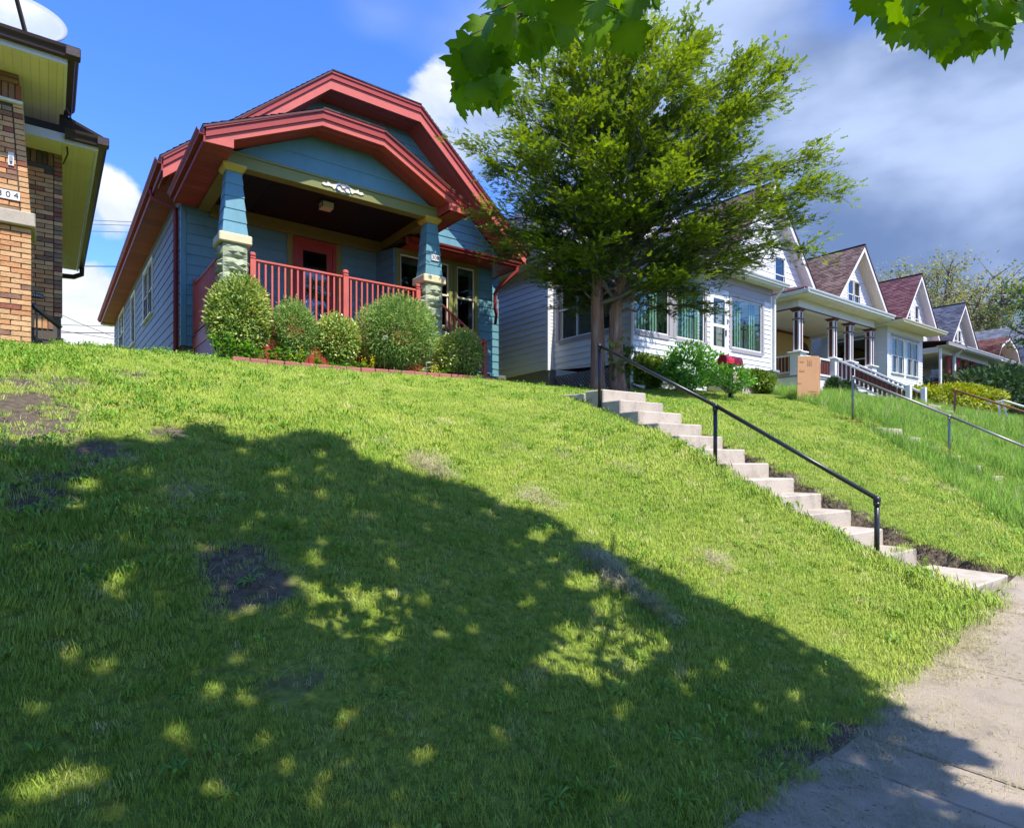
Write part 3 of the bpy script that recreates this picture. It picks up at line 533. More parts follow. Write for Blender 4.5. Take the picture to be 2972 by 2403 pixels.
def siding(parent, w, poly, h, mat, holes=(), name='siding_board', t=.016, z0=None, seg=None):
    zmin = min(p[1] for p in poly); zmax = max(p[1] for p in poly); z = zmin if z0 is None else z0
    while z < zmax - 1e-4:
        pieces = [clip(clip(poly, 1, z - 1e-6, False), 1, z + h, True)] if True else []
        for (a, b, c, d) in holes:
            nxt = []
            for q in pieces:
                if not q: continue
                if max(p[1] for p in q) <= c or min(p[1] for p in q) >= d or max(p[0] for p in q) <= a or min(p[0] for p in q) >= b: nxt.append(q); continue
                nxt += [clip(q, 0, a, True), clip(q, 0, b, False)]; mid = clip(clip(q, 0, a, False), 0, b, True)
                if mid: nxt += [clip(mid, 1, c, True), clip(mid, 1, d, False)]
            pieces = nxt
        if seg:
            nxt = []; off = random.uniform(0, seg)
            for q in pieces:
                if not q: continue
                u0 = min(p[0] for p in q); u1 = max(p[0] for p in q); u = math.floor((u0 - off) / seg) * seg + off
                while u < u1: nxt.append(clip(clip(q, 0, u + .0015, False), 0, u + seg - .0015, True)); u += seg
            pieces = nxt
        for q in pieces:
            if not q or area(q) < 4e-4: continue
            m = MB(); n = len(q); f = lambda zz: .003 + t * (1 - min(1, max(0, (zz - z) / h)))
            a = [w.p(u, zz, f(zz)) for u, zz in q]; b = [w.p(u, zz, -.012) for u, zz in q]
            fs = [tuple(range(n)), tuple(range(2 * n - 1, n - 1, -1))] + [(i, i + n, (i + 1) % n + n, (i + 1) % n) for i in range(n)]
            nr = (a[1] - a[0]).cross(a[2] - a[0])
            if nr.dot(w.N) < 0: fs = [x[::-1] for x in fs]
            m.add(a + b, fs); m.obj(name, mat, parent)
        z += h
def planks(parent, name, mat, A, B, C, D, n, t=.018, gap=.006):
    """A-B is the side that is divided into n planks, planks run A->D"""
    A, B, C, D = map(Vector, (A, B, C, D)); nr = (B - A).cross(D - A).normalized() * t
    L = (B - A).length; g = gap / L / 2
    for i in range(n):
        a, b = i / n + g, (i + 1) / n - g
        m = MB(); m.prism([A.lerp(B, a), A.lerp(B, b), D.lerp(C, b), D.lerp(C, a)], nr); m.obj(name, mat, parent)
def quadslab(parent, name, mat, A, B, C, D, t, bevel=0):
    A, B, C, D = map(Vector, (A, B, C, D)); nr = (B - A).cross(D - A).normalized() * t
    return MB().prism([A, B, C, D], nr).obj(name, mat, parent, bevel=bevel)
def shingles(parent, mat, A, B, C, D, course=.14, tab=.3, name='shingles'):
    """A-B eave, D-C ridge (A->D up the slope); one joined part of many small tabs"""
    A, B, C, D = map(np.array, (A, B, C, D)); A = A.astype(float); B = B.astype(float); C = C.astype(float); D = D.astype(float)
    nr = np.cross(B - A, D - A); nr /= np.linalg.norm(nr); nr *= 1 if nr[2] > 0 else -1
    nc = max(1, int(round(np.linalg.norm(D - A) / course))); V = []; F = []; T = []
    for r in range(nc):
        a0, a1 = r / nc, min(1, (r + 1.15) / nc); E0, E1, R0, R1 = A + (D - A) * a0, B + (C - B) * a0, A + (D - A) * a1, B + (C - B) * a1
        L = np.linalg.norm(E1 - E0); nt_ = max(1, int(round(L / tab))); off = (.5 * (r % 2) + RNG.uniform(-.15, .15)) / nt_
        ed = [0] + [min(1, max(0, (k + 1) / nt_ - off)) for k in range(nt_ + 1)]
        for x0, x1 in zip(ed[:-1], ed[1:]):
            if x1 - x0 < 1e-4: continue
            x1 -= .006 / max(L, .1); h = .022 + RNG.uniform(0, .006); b = len(V)
            p = [E0 + (E1 - E0) * x0, E0 + (E1 - E0) * x1, R0 + (R1 - R0) * x1, R0 + (R1 - R0) * x0]
            V += [p[0] + nr * h, p[1] + nr * h, p[2] + nr * .008, p[3] + nr * .008, p[0] + nr * .001, p[1] + nr * .001]
            F += [(b, b + 1, b + 2, b + 3), (b + 4, b + 5, b + 1, b)]; T += [RNG.uniform()] * 6
    me = bpy.data.meshes.new(name); rawmesh(me, V, F, T); me.materials.append(mat); o = put(bpy.data.objects.new(name, me), parent, (0, 0, 0)); o['kind'] = 'stuff'; return o
def window(parent, w, u0, u1, z0, z1, casing, sash, glass, cw=.10, split=.5, proud=.04, back=True, blind=None, sill=True, vsplit=False, name='window', depth=.5, curtain=False):
    """casing frame around the opening, sashes, panes and the dark room behind; the part is the casing, the rest are its sub-parts"""
    m = MB(); q = lambda a, b, c, d, n0, n1: m.prism([w.p(a, c, n0), w.p(b, c, n0), w.p(b, d, n0), w.p(a, d, n0)], w.N * (n1 - n0))
    q(u0 - cw, u0, z0 - cw * .4, z1 + cw, -.03, proud); q(u1, u1 + cw, z0 - cw * .4, z1 + cw, -.03, proud); q(u0, u1, z1, z1 + cw, -.03, proud - .003)
    o = m.obj(name, casing, parent)
    if sill: m = MB(); m.prism([w.p(u0 - cw * 1.1, z0 - cw * .55, -.03), w.p(u1 + cw * 1.1, z0 - cw * .55, -.03), w.p(u1 + cw * 1.1, z0 - .002, -.03), w.p(u0 - cw * 1.1, z0 - .002, -.03)], w.N * (.08 + proud)); m.obj('sill', casing, o)
    else: m = MB(); m.prism([w.p(u0 + .001, z0 - cw, -.03), w.p(u1 - .001, z0 - cw, -.03), w.p(u1 - .001, z0 - .002, -.03), w.p(u0 + .001, z0 - .002, -.03)], w.N * (.03 + proud)); m.obj('sill', casing, o)
    sw = .045; cols = [(u0, u1)] if not vsplit else [(u0, (u0 + u1) / 2 - .012), ((u0 + u1) / 2 + .012, u1)]
    for a, b in cols:
        rows = [(z0, z1, -.015)] if not split else [(z0, z0 + (z1 - z0) * split + .02, -.028), (z0 + (z1 - z0) * split - .02, z1, -.004)]
        for c, d, n in rows:
            s = MB(); r = lambda a, b, c, d: s.prism([w.p(a, c, n - .02), w.p(b, c, n - .02), w.p(b, d, n - .02), w.p(a, d, n - .02)], w.N * .035)
            r(a, a + sw, c, d); r(b - sw, b, c, d); r(a + sw, b - sw, c, c + sw); r(a + sw, b - sw, d - sw, d); s.obj('sash', sash, o)
            MB().prism([w.p(a + sw - .005, c + sw - .005, n - .008), w.p(b - sw + .005, c + sw - .005, n - .008), w.p(b - sw + .005, d - sw + .005, n - .008), w.p(a + sw - .005, d - sw + .005, n - .008)], w.N * .004).obj('pane', glass, o)
    if back:
        s = MB(); a, b, c, d = u0 - .01, u1 + .01, z0 - .01, z1 + .01; A = [w.p(a, c, -.06), w.p(b, c, -.06), w.p(b, d, -.06), w.p(a, d, -.06)]; B = [x - w.N * depth for x in A]
        s.add(A + B, [(4, 5, 6, 7), (0, 1, 5, 4), (1, 2, 6, 5), (2, 3, 7, 6), (3, 0, 4, 7)]); s.obj('interior', m_void, o)
    if blind: MB().prism([w.p(u0 + .03, z1 - (z1 - z0) * blind, -.09), w.p(u1 - .03, z1 - (z1 - z0) * blind, -.09), w.p(u1 - .03, z1, -.09), w.p(u0 + .03, z1, -.09)], w.N * .01).obj('blind', m_curt, o)
    if curtain:
        for a, b in ((u0, u0 + (u1 - u0) * .22), (u1 - (u1 - u0) * .2, u1)):
            s = MB(); k = 7; A = [w.p(a + (b - a) * i / k, z0 + .05, -.12 + .025 * (i % 2)) for i in range(k + 1)]; B = [Vector((p.x, p.y, z1)) for p in A]
            s.add(A + B, [(i, i + 1, i + k + 2, i + k + 1) for i in range(k)]); s.obj('curtain', m_curt, o)
    return o
def rake(parent, name, mat, pts, y0, y1, h, drop=0.0, cl=True):
    """board following a polyline in the XZ plane: pts [(x, z)], from y0 to y1 thick, h deep measured down"""
    for (xa, za), (xb, zb) in zip(pts[:-1], pts[1:]):
        MB().prism([(xa, y0, za - drop), (xb, y0, zb - drop), (xb, y0, zb - drop - h), (xa, y0, za - drop - h)], (0, y1 - y0, 0)).obj(name, mat, parent)
def text_obj(name, s, size, mat, parent, loc, rot, ext=.002):
    cu = bpy.data.curves.new(name, 'FONT'); cu.body = s; cu.size = size; cu.extrude = ext; cu.align_x = 'CENTER'; cu.align_y = 'CENTER'
    tmp = bpy.data.objects.new(name + '_c', cu); COL.objects.link(tmp); bpy.context.view_layer.update()
    me = bpy.data.meshes.new_from_object(tmp.evaluated_get(bpy.context.evaluated_depsgraph_get())); bpy.data.objects.remove(tmp)
    me.materials.clear(); me.materials.append(mat); o = put(bpy.data.objects.new(name, me), parent, loc); o.rotation_euler = rot; return o
def R(z): return z + EYE
FR = (math.pi / 2, 0, 0)                                   # text facing -Y
# ================================================================== blue bungalow (308)
H1 = thing('blue_bungalow', 'blue bungalow with red clipped-gable roofs, stone porch piers and number 308', 'house', (6.8, 15.6, 3.4))
XL, XR, YW, YB = 2.42, 11.2, 15.6, 33.0; ZS, ZE = R(2.58), R(6.30)
# main roof profile (front rake plane YR)
YR = 14.8; RX = [1.95, 5.58, 8.06, 11.69]; RZ = [R(6.37), R(9.55), R(9.55), R(6.37)]; SL = (RZ[1] - RZ[0]) / (RX[1] - RX[0]); XC = (RX[0] + RX[3]) / 2; ZR = RZ[0] + SL * (XC - RX[0])
hipb = (ZR - RZ[1]) / .42
# left wall and front wall
LW = LEFT(XL); FWALL = FRONT(YW)
wins = [(20.3, 21.25, R(4.22), R(5.75)), (21.35, 22.3, R(4.22), R(5.75)), (24.7, 25.8, R(4.05), R(5.75)), (28.6, 30.6, R(4.3), R(5.95))]
siding(H1, LW, [(YW, ZS), (YB, ZS), (YB, ZE), (YW, ZE)], .245, m_slate, [(a - .0, b + .0, c, d) for a, b, c, d in wins], seg=3.1)
for i, (a, b, c, d) in enumerate(wins): window(H1, LW, a, b, c, d, m_crsof, m_taupe, m_glass, cw=.08, split=.5 if i != 2 else 0, vsplit=i > 2, curtain=i < 2)
poly = [(XL, ZS), (XR, ZS), (XR, ZE), (RX[2] - .1, RZ[2] - .25), (RX[1] + .1, RZ[1] - .25), (XL, ZE)]
DX0, DX1 = 4.98, 5.9; ZF = R(2.80)
siding(H1, FWALL, poly, .232, m_blue, [(DX0 - .1, DX1 + .1, ZF, R(5.55)), (9.2, 9.75, R(7.55), R(8.25))], t=.018)
window(H1, FWALL, 9.2, 9.75, R(7.55), R(8.25), m_olive, m_crsof, m_glass, cw=.08, split=0)
# corner boards, foundation
bx('corner_board', m_blue, H1, XL - .025, XL + .09, YW - .03, YW + .06, ZS, ZE - .02)
for a in range(0, 10):
    y0 = YW + .02 + a * 1.74
    bx('foundation_stone', m_found, H1, XL + .03, XL + .3, y0, y0 + 1.72, R(1.4), ZS + .06, .01)
for a in range(0, 6):
    x0 = XL + .31 + a * 1.47; bx('foundation_stone', m_found, H1, x0, x0 + 1.45, YW + .03, YW + .3, R(1.4), ZS + .06, .01)
# main roof slabs: left, right, clipped front hip
ed = .10
def roofslab(A, B, C, D, m=m_shX, c=.16, t=.33): quadslab(H1, 'roof_deck', m_brtrm, A, B, C, D, .035); shingles(H1, m, A, B, C, D, c, t)
roofslab((RX[0] - .06, YR - .04, RZ[0]), (RX[0] - .06, YB + .5, RZ[0]), (XC, YB + .5, ZR), (RX[1], YR - .04, RZ[1]))
MB().prism([(RX[1], YR - .04, RZ[1]), (XC, YR + hipb, ZR), (XC, YB + .5, ZR)], (0, 0, .03)).obj('roof_deck', m_brtrm, H1)
roofslab((RX[3] + .06, YB + .5, RZ[3]), (RX[3] + .06, YR - .04, RZ[3]), (RX[2], YR - .04, RZ[2]), (XC, YB + .5, ZR))
MB().prism([(RX[2], YR - .04, RZ[2]), (XC, YB + .5, ZR), (XC, YR + hipb, ZR)], (0, 0, .03)).obj('roof_deck', m_brtrm, H1)
roofslab((RX[1], YR - .04, RZ[1]), (RX[2], YR - .04, RZ[2]), (XC + .02, YR + hipb, ZR), (XC - .02, YR + hipb, ZR))
# fascias: upper moulding and lower board
pr = list(zip(RX, RZ))
rake(H1, 'fascia_moulding', m_redd, pr, YR - .03, YR + .05, .05, .0); rake(H1, 'fascia_moulding', m_redd, pr, YR - .005, YR + .06, .13, .05)
rake(H1, 'fascia_board', m_red, pr, YR + .03, YR + .07, .24, .18)
# rake soffits, one plank after another running along the slope
def rsoff(pr, ya, yb, drop, n, mat=m_soff):
    for (xa, za), (xb, zb) in zip(pr[:-1], pr[1:]): planks(H1, 'soffit_plank', mat, (xa, ya, za - drop), (xa, yb, za - drop), (xb, yb, zb - drop), (xb, ya, zb - drop), n, .015, .008)
rsoff(pr, YR + .07, YW + .02, .36, 6)
# eave soffit and gutter, left
nz_ = 46; ys = np.linspace(YR + .05, YB + .5, nz_ + 1)
for a, b in zip(ys[:-1], ys[1:]): bx('soffit_panel', m_soff, H1, RX[0], XL + .02, a + .004, b - .004, R(6.12), R(6.135), 0)
bx('fascia_board', m_redd, H1, RX[0] - .03, RX[0], YR + .04, YB + .5, R(6.10), R(6.33), 0)
def gutter(parent, mat, x0, x1, y0, y1, z, side=-1, name='gutter'):
    """K-profile gutter along Y hung on the plane x0; side -1 projects to -X"""
    pf = [(0, 0), (.075, 0), (.085, .04), (.115, .075), (.125, .11), (.115, .11), (.105, .08), (.075, .045), (.068, .01), (.008, .01), (.008, .11), (0, .11)]
    p = [(x0 + side * a, y0, z + b) for a, b in pf]; return MB().prism(p, (0, y1 - y0, 0)).obj(name, mat, parent)
def gutterX(parent, mat, x0, x1, y, z, name='gutter', k=1.0):
    pf = [(0, 0), (.075, 0), (.085, .04), (.115, .075), (.125, .11), (.115, .11), (.105, .08), (.075, .045), (.068, .01), (.008, .01), (.008, .11), (0, .11)]
    return MB().prism([(x0, y - a * k, z + b * k) for a, b in pf], (x1 - x0, 0, 0)).obj(name, mat, parent)
gutter(H1, m_gutr, RX[0] - .03, 0, YR - .02, YB + .5, R(6.22)); gutter(H1, m_gutr, RX[3] + .03, 0, YR - .02, YB + .5, R(6.22), 1)
# boxed eave end with pale vent at the far end
for k in range(4): bx('vent_slat', m_wht2, H1, RX[0] + .02, XL - .02, YB + .05 + k * .1, YB + .12 + k * .1, R(6.08), R(6.10), 0)
# downspout left
dsp = MB(); q = [(RX[0] - .06, YW + .75, R(6.22)), (RX[0] - .02, YW + .72, R(6.02)), (XL - .06, YW + .42, R(5.78)), (XL - .06, YW + .40, R(5.55)), (XL - .06, YW + .40, R(1.7))]
dsp.tube(q, .052, 4); dsp.obj('downspout', m_gutr, H1)
# ---------------- porch
PY = 12.72; XA, XB = 2.61, 7.61; YF = 12.2; cen = 5.1
QX = [2.28, 4.43, 5.77, 7.88]; QZ = [R(6.0), R(7.04), R(7.04), R(6.0)]; qs = (QZ[1] - QZ[0]) / (QX[1] - QX[0]); qc = (QX[0] + QX[3]) / 2; qr = QZ[0] + qs * (qc - QX[0]); qh = (qr - QZ[1]) / .26
pq = list(zip(QX, QZ))
YE = YW - .02
roofslab((QX[0] - .05, YF - .04, QZ[0]), (QX[0] - .05, YE, QZ[0]), (qc, YE, qr), (QX[1], YF - .04, QZ[1]))
MB().prism([(QX[1], YF - .04, QZ[1]), (qc, YF + qh, qr), (qc, YE, qr)], (0, 0, .03)).obj('roof_deck', m_brtrm, H1)
roofslab((QX[3] + .05, YE, QZ[3]), (QX[3] + .05, YF - .04, QZ[3]), (QX[2], YF - .04, QZ[2]), (qc, YE, qr))
MB().prism([(QX[2], YF - .04, QZ[2]), (qc, YE, qr), (qc, YF + qh, qr)], (0, 0, .03)).obj('roof_deck', m_brtrm, H1)
roofslab((QX[1], YF - .04, QZ[1]), (QX[2], YF - .04, QZ[2]), (qc + .02, YF + qh, qr), (qc - .02, YF + qh, qr))
rake(H1, 'fascia_moulding', m_redd, pq, YF - .03, YF + .05, .05); rake(H1, 'fascia_moulding', m_redd, pq, YF - .005, YF + .06, .13, .05); pq2 = [(2.76, QZ[0] + qs * .48)] + pq[1:3] + [(QX[3] - .48, QZ[3] + qs * .48)]
rake(H1, 'fascia_board', m_red, pq2, YF + .03, YF + .07, .13, .18)
for s_ in (1, -1):
    xo = QX[0] if s_ > 0 else QX[3]; MB().prism([(xo, YF + .03, R(5.745)), (xo + s_ * .48, YF + .03, R(5.765)), (xo + s_ * .48, YF + .03, QZ[0] + qs * .48 - .18), (xo, YF + .03, QZ[0] - .18)], (0, .04, 0)).obj('fascia_board', m_red, H1)
    bx('soffit_return', m_redd, H1, xo + s_ * .46, xo + s_ * .48, YF + .07, PY + .12, R(5.765), QZ[0] + qs * .48 - .2, 0)
rsoff(pq2, YF + .07, PY + .13, .27, 5)
gutter(H1, m_gutr, QX[0] - .03, 0, YF - .02, YE, R(5.84)); gutter(H1, m_gutr, QX[3] + .03, 0, YF - .02, YE, R(5.84), 1)
for sx_ in (0, 3):
    s = -1 if sx_ == 0 else 1; xo = QX[sx_]
    bx('fascia_board', m_redd, H1, xo, xo + s * .03, YF + .04, YE, R(5.74), R(5.90), 0)
    xi = XA + .15 if s < 0 else XB - .15; n = 16; yy = np.linspace(YF + .08, YE, n + 1)
    for a, b in zip(yy[:-1], yy[1:]): bx('soffit_panel', m_soff, H1, min(xo, xi), max(xo, xi), a + .003, b - .003, R(5.752), R(5.766), 0)
# gable panel over the beam
tri = [(QX[0] + .47, R(5.9)), (QX[3] - .47, R(5.9)), (QX[2] - .02, QZ[2] - .16), (QX[1] + .02, QZ[1] - .16)]
siding(H1, FRONT(PY + .14), tri, .42, m_blue, t=.012)
# beams: front, sides, back
bt = .246
bx('beam', m_olive, H1, XA + .1, XB - .1, PY + .08, PY + .32, R(5.70), R(5.95)); bx('beam', m_olive, H1, XA + .13, XA + .37, PY + .322, YW - .02, R(5.698), R(5.93)); bx('beam', m_olive, H1, XB - .37, XB - .13, PY + .322, YW - .02, R(5.698), R(5.93))
bx('beam', m_olive, H1, XA + .372, XB - .372, YW - .10, YW - .022, R(5.60), R(5.895)); bx('beam_moulding', m_olive, H1, XA + .12, XB - .12, PY + .055, PY + .08, R(5.925), R(5.975))
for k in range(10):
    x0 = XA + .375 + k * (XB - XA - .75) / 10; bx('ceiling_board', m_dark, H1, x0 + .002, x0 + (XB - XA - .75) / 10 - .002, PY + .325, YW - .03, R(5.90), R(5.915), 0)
# ceiling lamp
l = bx('ceiling_lamp', m_black, H1, 4.93, 5.27, 13.68, 14.02, R(5.86), R(5.898), .004)
MB().prism([(4.97, 13.72, R(5.735)), (5.23, 13.72, R(5.735)), (5.23, 13.98, R(5.735)), (4.97, 13.98, R(5.735))], (0, 0, .122)).obj('lamp_shade', m_lens, l)
for x in (4.965, 5.235):
    for y in (13.715, 13.985): bx('lamp_frame', m_black, l, x - .008, x + .008, y - .008, y + .008, R(5.725), R(5.859), 0)
# ornament on the beam
orn = MB(); yo = PY + .078; ox = 5.08; oz = R(5.825)
prof = [(-.47, -.02), (-.44, .03), (-.36, .02), (-.34, .10), (-.28, .03), (-.2, .045), (-.12, .10), (-.08, .13), (-.05, .105), (0, .12), (.05, .105), (.08, .13), (.12, .10), (.2, .045), (.28, .03), (.34, .10), (.36, .02), (.44, .03), (.47, -.02), (.40, -.05), (.30, -.03), (.24, -.04), (.2, -.09), (.17, -.04), (.13, -.10), (.07, -.12), (0, -.095), (-.07, -.12), (-.13, -.10), (-.17, -.04), (-.2, -.09), (-.24, -.04), (-.30, -.03), (-.40, -.05)]
o_ = MB().prism([(ox + a, yo, oz + b * .8) for a, b in prof], (0, -.02, 0)).obj('beam_ornament', m_crsof, H1)
for sx_ in (-1, 1):
    rg = MB(); c = (ox + sx_ * .09, yo - .021, oz - .02); rg.tube([(c[0] + .06 * math.cos(a), c[1], c[2] + .06 * math.sin(a)) for a in np.linspace(0, 5.2, 14)], .014, 6); rg.obj('scroll', m_bluec, o_)
MB().tube([(ox, yo - .018, oz - .01), (ox, yo - .035, oz - .01)], .018, 8).obj('rosette', m_mbox, o_)
# piers of rock-faced stone, caps, tapered columns
def rockface(dx, dy, dz, seed):
    r = np.random.default_rng(seed); bm = bmesh.new(); bmesh.ops.create_cube(bm, size=1); bmesh.ops.subdivide_edges(bm, edges=bm.edges[:], cuts=4, use_grid_fill=True)
    for v in bm.verts:
        x, y, z = v.co; ex = [abs(abs(c) - .5) < 1e-4 for c in (x, y, z)]; edge = sum(ex) >= 2
        nrm = Vector((x if ex[0] else 0, y if ex[1] else 0, 0)); k = (-.012 if edge else r.uniform(.0, .07)); v.co = Vector((x * dx, y * dy, z * dz)) + (nrm.normalized() * k if nrm.length > 0 else Vector())
        if not edge: v.co.z += r.uniform(-.012, .012)
    bmesh.ops.triangulate(bm, faces=bm.faces); me = bpy.data.meshes.new('stone'); bm.to_mesh(me); bm.free(); me.materials.append(m_stone); return me
rocks = [rockface(.46, .46, .272, 100 + k) for k in range(5)]
def pier(x0, x1, ztop, num=None):
    xc = (x0 + x1) / 2; yc = PY + .29; z = ztop - .18
    k = 0
    while z > R(1.5):
        o = put(bpy.data.objects.new('stone', rocks[(k * 3 + int(x0)) % 5]), H1, (xc, yc, z - .139)); o.rotation_euler = (0, 0, (k % 4) * math.pi / 2 + random.uniform(-.02, .02)); z -= .28; k += 1
    bx('pier_core', m_stone, H1, xc - .20, xc + .20, yc - .20, yc + .20, R(1.5), ztop - .181, 0)
    bx('pier_cap', m_cream, H1, x0, x1, PY, PY + .60, ztop - .18, ztop, .02)
    za, zb = ztop, R(5.615); n = 5; wa, wb = .225, .135
    for i in range(n):
        f0, f1 = i / n, (i + 1) / n; h0 = wa + (wb - wa) * f0; h1 = wa + (wb - wa) * f1; z0 = za + (zb - za) * f0; z1 = za + (zb - za) * f1
        m = MB(); e = .012
        m.add([(xc - h0 - e, yc - h0 - e, z0), (xc + h0 + e, yc - h0 - e, z0), (xc + h0 + e, yc + h0 + e, z0), (xc - h0 - e, yc + h0 + e, z0), (xc - h1, yc - h1, z1), (xc + h1, yc - h1, z1), (xc + h1, yc + h1, z1), (xc - h1, yc + h1, z1)],
              [(3, 2, 1, 0), (4, 5, 6, 7), (0, 1, 5, 4), (1, 2, 6, 5), (2, 3, 7, 6), (3, 0, 4, 7)]); col = m.obj('column_shingle', m_blue, H1)
        if num and i == 1:
            pl = bx('number_plate', m_plate, H1, xc - .075, xc + .135, yc - h0 - .030, yc - h0 - .018, (z0 + z1) / 2 - .02, (z0 + z1) / 2 + .12, .003)
            text_obj('digits', num, .13, m_ink, pl, (xc + .03, yc - h0 - .031, (z0 + z1) / 2 + .05), FR)
    m = MB(); h = wb + .02
    m.add([(xc - h, yc - h, zb), (xc + h, yc - h, zb), (xc + h, yc + h, zb), (xc - h, yc + h, zb), (xc - h - .06, yc - h - .06, zb + .08), (xc + h + .06, yc - h - .06, zb + .08), (xc + h + .06, yc + h + .06, zb + .08), (xc - h - .06, yc + h + .06, zb + .08),
           (xc - h - .06, yc - h - .06, zb + .13), (xc + h + .06, yc - h - .06, zb + .13), (xc + h + .06, yc + h + .06, zb + .13), (xc - h - .06, yc + h + .06, zb + .13)],
          [(3, 2, 1, 0), (8, 9, 10, 11)] + [(i, (i + 1) % 4, (i + 1) % 4 + 4, i + 4) for i in range(4)] + [(i + 4, (i + 1) % 4 + 4, (i + 1) % 4 + 8, i + 8) for i in range(4)]); m.obj('column_cap', m_yell, H1)
pier(XA, XA + .6, R(4.37)); pier(XB - .6, XB, R(4.35), '308')
# porch floor, skirt and railings
for k in range(26): bx('floor_board', m_redd, H1, XA + .02 + k * .19, XA + .205 + k * .19, PY + .1, YW - .02, ZF - .05, ZF, .002)
bx('floor_beam', m_red, H1, XA + .03, XB - .03, PY + .1, PY + .14, ZF - .30, ZF - .052)
for k in range(38): bx('skirt_board', m_redd, H1, XA + .1 + k * .128, XA + .215 + k * .128, PY + .15, PY + .17, R(1.6), ZF - .31, .002)
for k in range(17): bx('skirt_board', m_redd, H1, XA + .03, XA + .05, PY + .62 + k * .13, PY + .735 + k * .13, R(1.5), ZF - .31, .002)
bx('floor_beam', m_red, H1, XA + .02, XA + .06, PY + .6, YW - .02, ZF - .30, ZF - .052)
def baluster_run(A, B, zt, zb, n, parent=H1):
    A, B = Vector(A), Vector(B)
    beam('handrail', m_red, parent, (A.x, A.y, zt - .025), (B.x, B.y, zt - .025), .075, .05, .012); beam('bottom_rail', m_red, parent, (A.x, A.y, zb + .03), (B.x, B.y, zb + .03), .06, .06)
    for i in range(n):
        p = A.lerp(B, (i + .5) / n); bx('baluster', m_red, parent, p.x - .019, p.x + .019, p.y - .019, p.y + .019, zb + .06, zt - .05, .003)
def newel(x, y, zt, zb, s=.055, parent=H1):
    o = bx('newel_post', m_red, parent, x - s, x + s, y - s, y + s, zb, zt - .14, .006)
    bx('cap_block', m_red, o, x - s, x + s, y - s, y + s, zt - .128, zt - .098, .006); bx('cap_block', m_red, o, x - s, x + s, y - s, y + s, zt - .086, zt, .022); bx('neck', m_redd, o, x - s + .012, x + s - .012, y - s + .012, y + s - .012, zt - .145, zt - .05, 0)
yr = PY + .22; zt = R(4.0); xm = XY(1002, yr); x0, x1 = XA + .655, XB - .655
newel(x0, yr, zt + .13, ZF - .02); newel(xm, yr, zt + .13, ZF - .02, .06); newel(x1, yr, zt + .13, ZF - .02)
baluster_run((x0 + .056, yr), (xm - .061, yr), zt, ZF + .07, int((xm - x0 - .11) / .122)); baluster_run((xm + .061, yr), (x1 - .056, yr), zt, ZF + .07, int((x1 - xm - .11) / .122))
newel(XA + .08, YW - .10, zt + .1, ZF - .02); baluster_run((XA + .08, PY + .58), (XA + .08, YW - .17), zt, ZF + .07, 18)
# front door, casing
dr = bx('door', m_redd, H1, DX0, DX1, YW - .02, YW + .04, ZF, R(5.45), .004); bx('door_glass', m_glass, dr, DX0 + .16, DX1 - .16, YW - .028, YW - .021, ZF + .35, R(5.28), 0); bx('interior', m_void, dr, DX0 + .17, DX1 - .17, YW + .041, YW + .05, ZF + .3, R(5.2), 0)
bx('door_glass_backing', m_void, dr, DX0 + .165, DX1 - .165, YW - .0205, YW - .0202, ZF + .36, R(5.27), 0)
bx('handle', m_galv, dr, DX1 - .10, DX1 - .06, YW - .07, YW - .022, R(4.2), R(4.32), .008)
for a, b in ((DX0 - .10, DX0 - .002), (DX1 + .002, DX1 + .10)): bx('door_casing', m_redd, H1, a, b, YW - .05, YW - .012, ZF, R(5.45), .004)
bx('door_casing', m_redd, H1, DX0 - .10, DX1 + .10, YW - .052, YW - .012, R(5.452), R(5.58), .004)
for a, b in ((DX0 - .24, DX0 - .102), (DX1 + .102, DX1 + .24)): bx('door_trim', m_olive, H1, a, b, YW - .045, YW - .012, ZF, R(5.615), .004)
# ---------------- front room wing with the triple window
YG = 14.54; XG0, XG1 = 7.13, 10.22; GF = FRONT(YG)
ww = [(7.29, 7.88, R(3.62), R(5.34)), (8.17, 8.76, R(3.62), R(5.34)), (9.01, 9.60, R(3.62), R(5.34))]
siding(H1, GF, [(XG0, R(2.5)), (XG1, R(2.5)), (XG1, R(5.46)), (XG0, R(5.46))], .232, m_blue, ww, t=.018)
siding(H1, LEFT(XG0), [(YG, R(2.5)), (YW, R(2.5)), (YW, R(5.6)), (YG, R(5.46))], .232, m_blue, t=.018)
for i, (a, b, c, d) in enumerate(ww): window(H1, GF, a, b, c, d, m_olive, m_crsof, m_glass, cw=.115 if i else .12, blind=.12, proud=.045, curtain=(i == 2))
bx('window_mullion', m_olive, H1, 7.996, 8.054, YG - .042, YG, R(3.58), R(5.45)); bx('foundation_stone', m_found, H1, XG0 + .03, XG1 - .03, YG + .03, YG + .3, R(1.6), R(2.49), .02)
YGe = 14.0; zg = R(5.46)
for k in range(11):
    xa = 7.30 + k * .316; bx('soffit_panel', m_soff, H1, xa + .003, xa + .312, YGe + .02, YG, zg - .0, zg + .015, 0)
bx('fascia_board', m_redd, H1, 7.2, 10.74, YGe, YGe + .025, zg - .02, zg + .15, .004); gutterX(H1, m_gutr, 7.3, 10.80, YGe, zg + .035)
bx('fascia_board', m_redd, H1, 10.72, 10.745, YGe + .026, YW, zg - .02, zg + .15, .004); bx('soffit_panel', m_soff, H1, XG1, 10.72, YG + .01, YW, zg + .001, zg + .016, 0)
roofslab((7.25, YGe - .03, zg + .155), (10.76, YGe - .03, zg + .155), (10.76, YW, zg + .42), (7.25, YW, zg + .42))
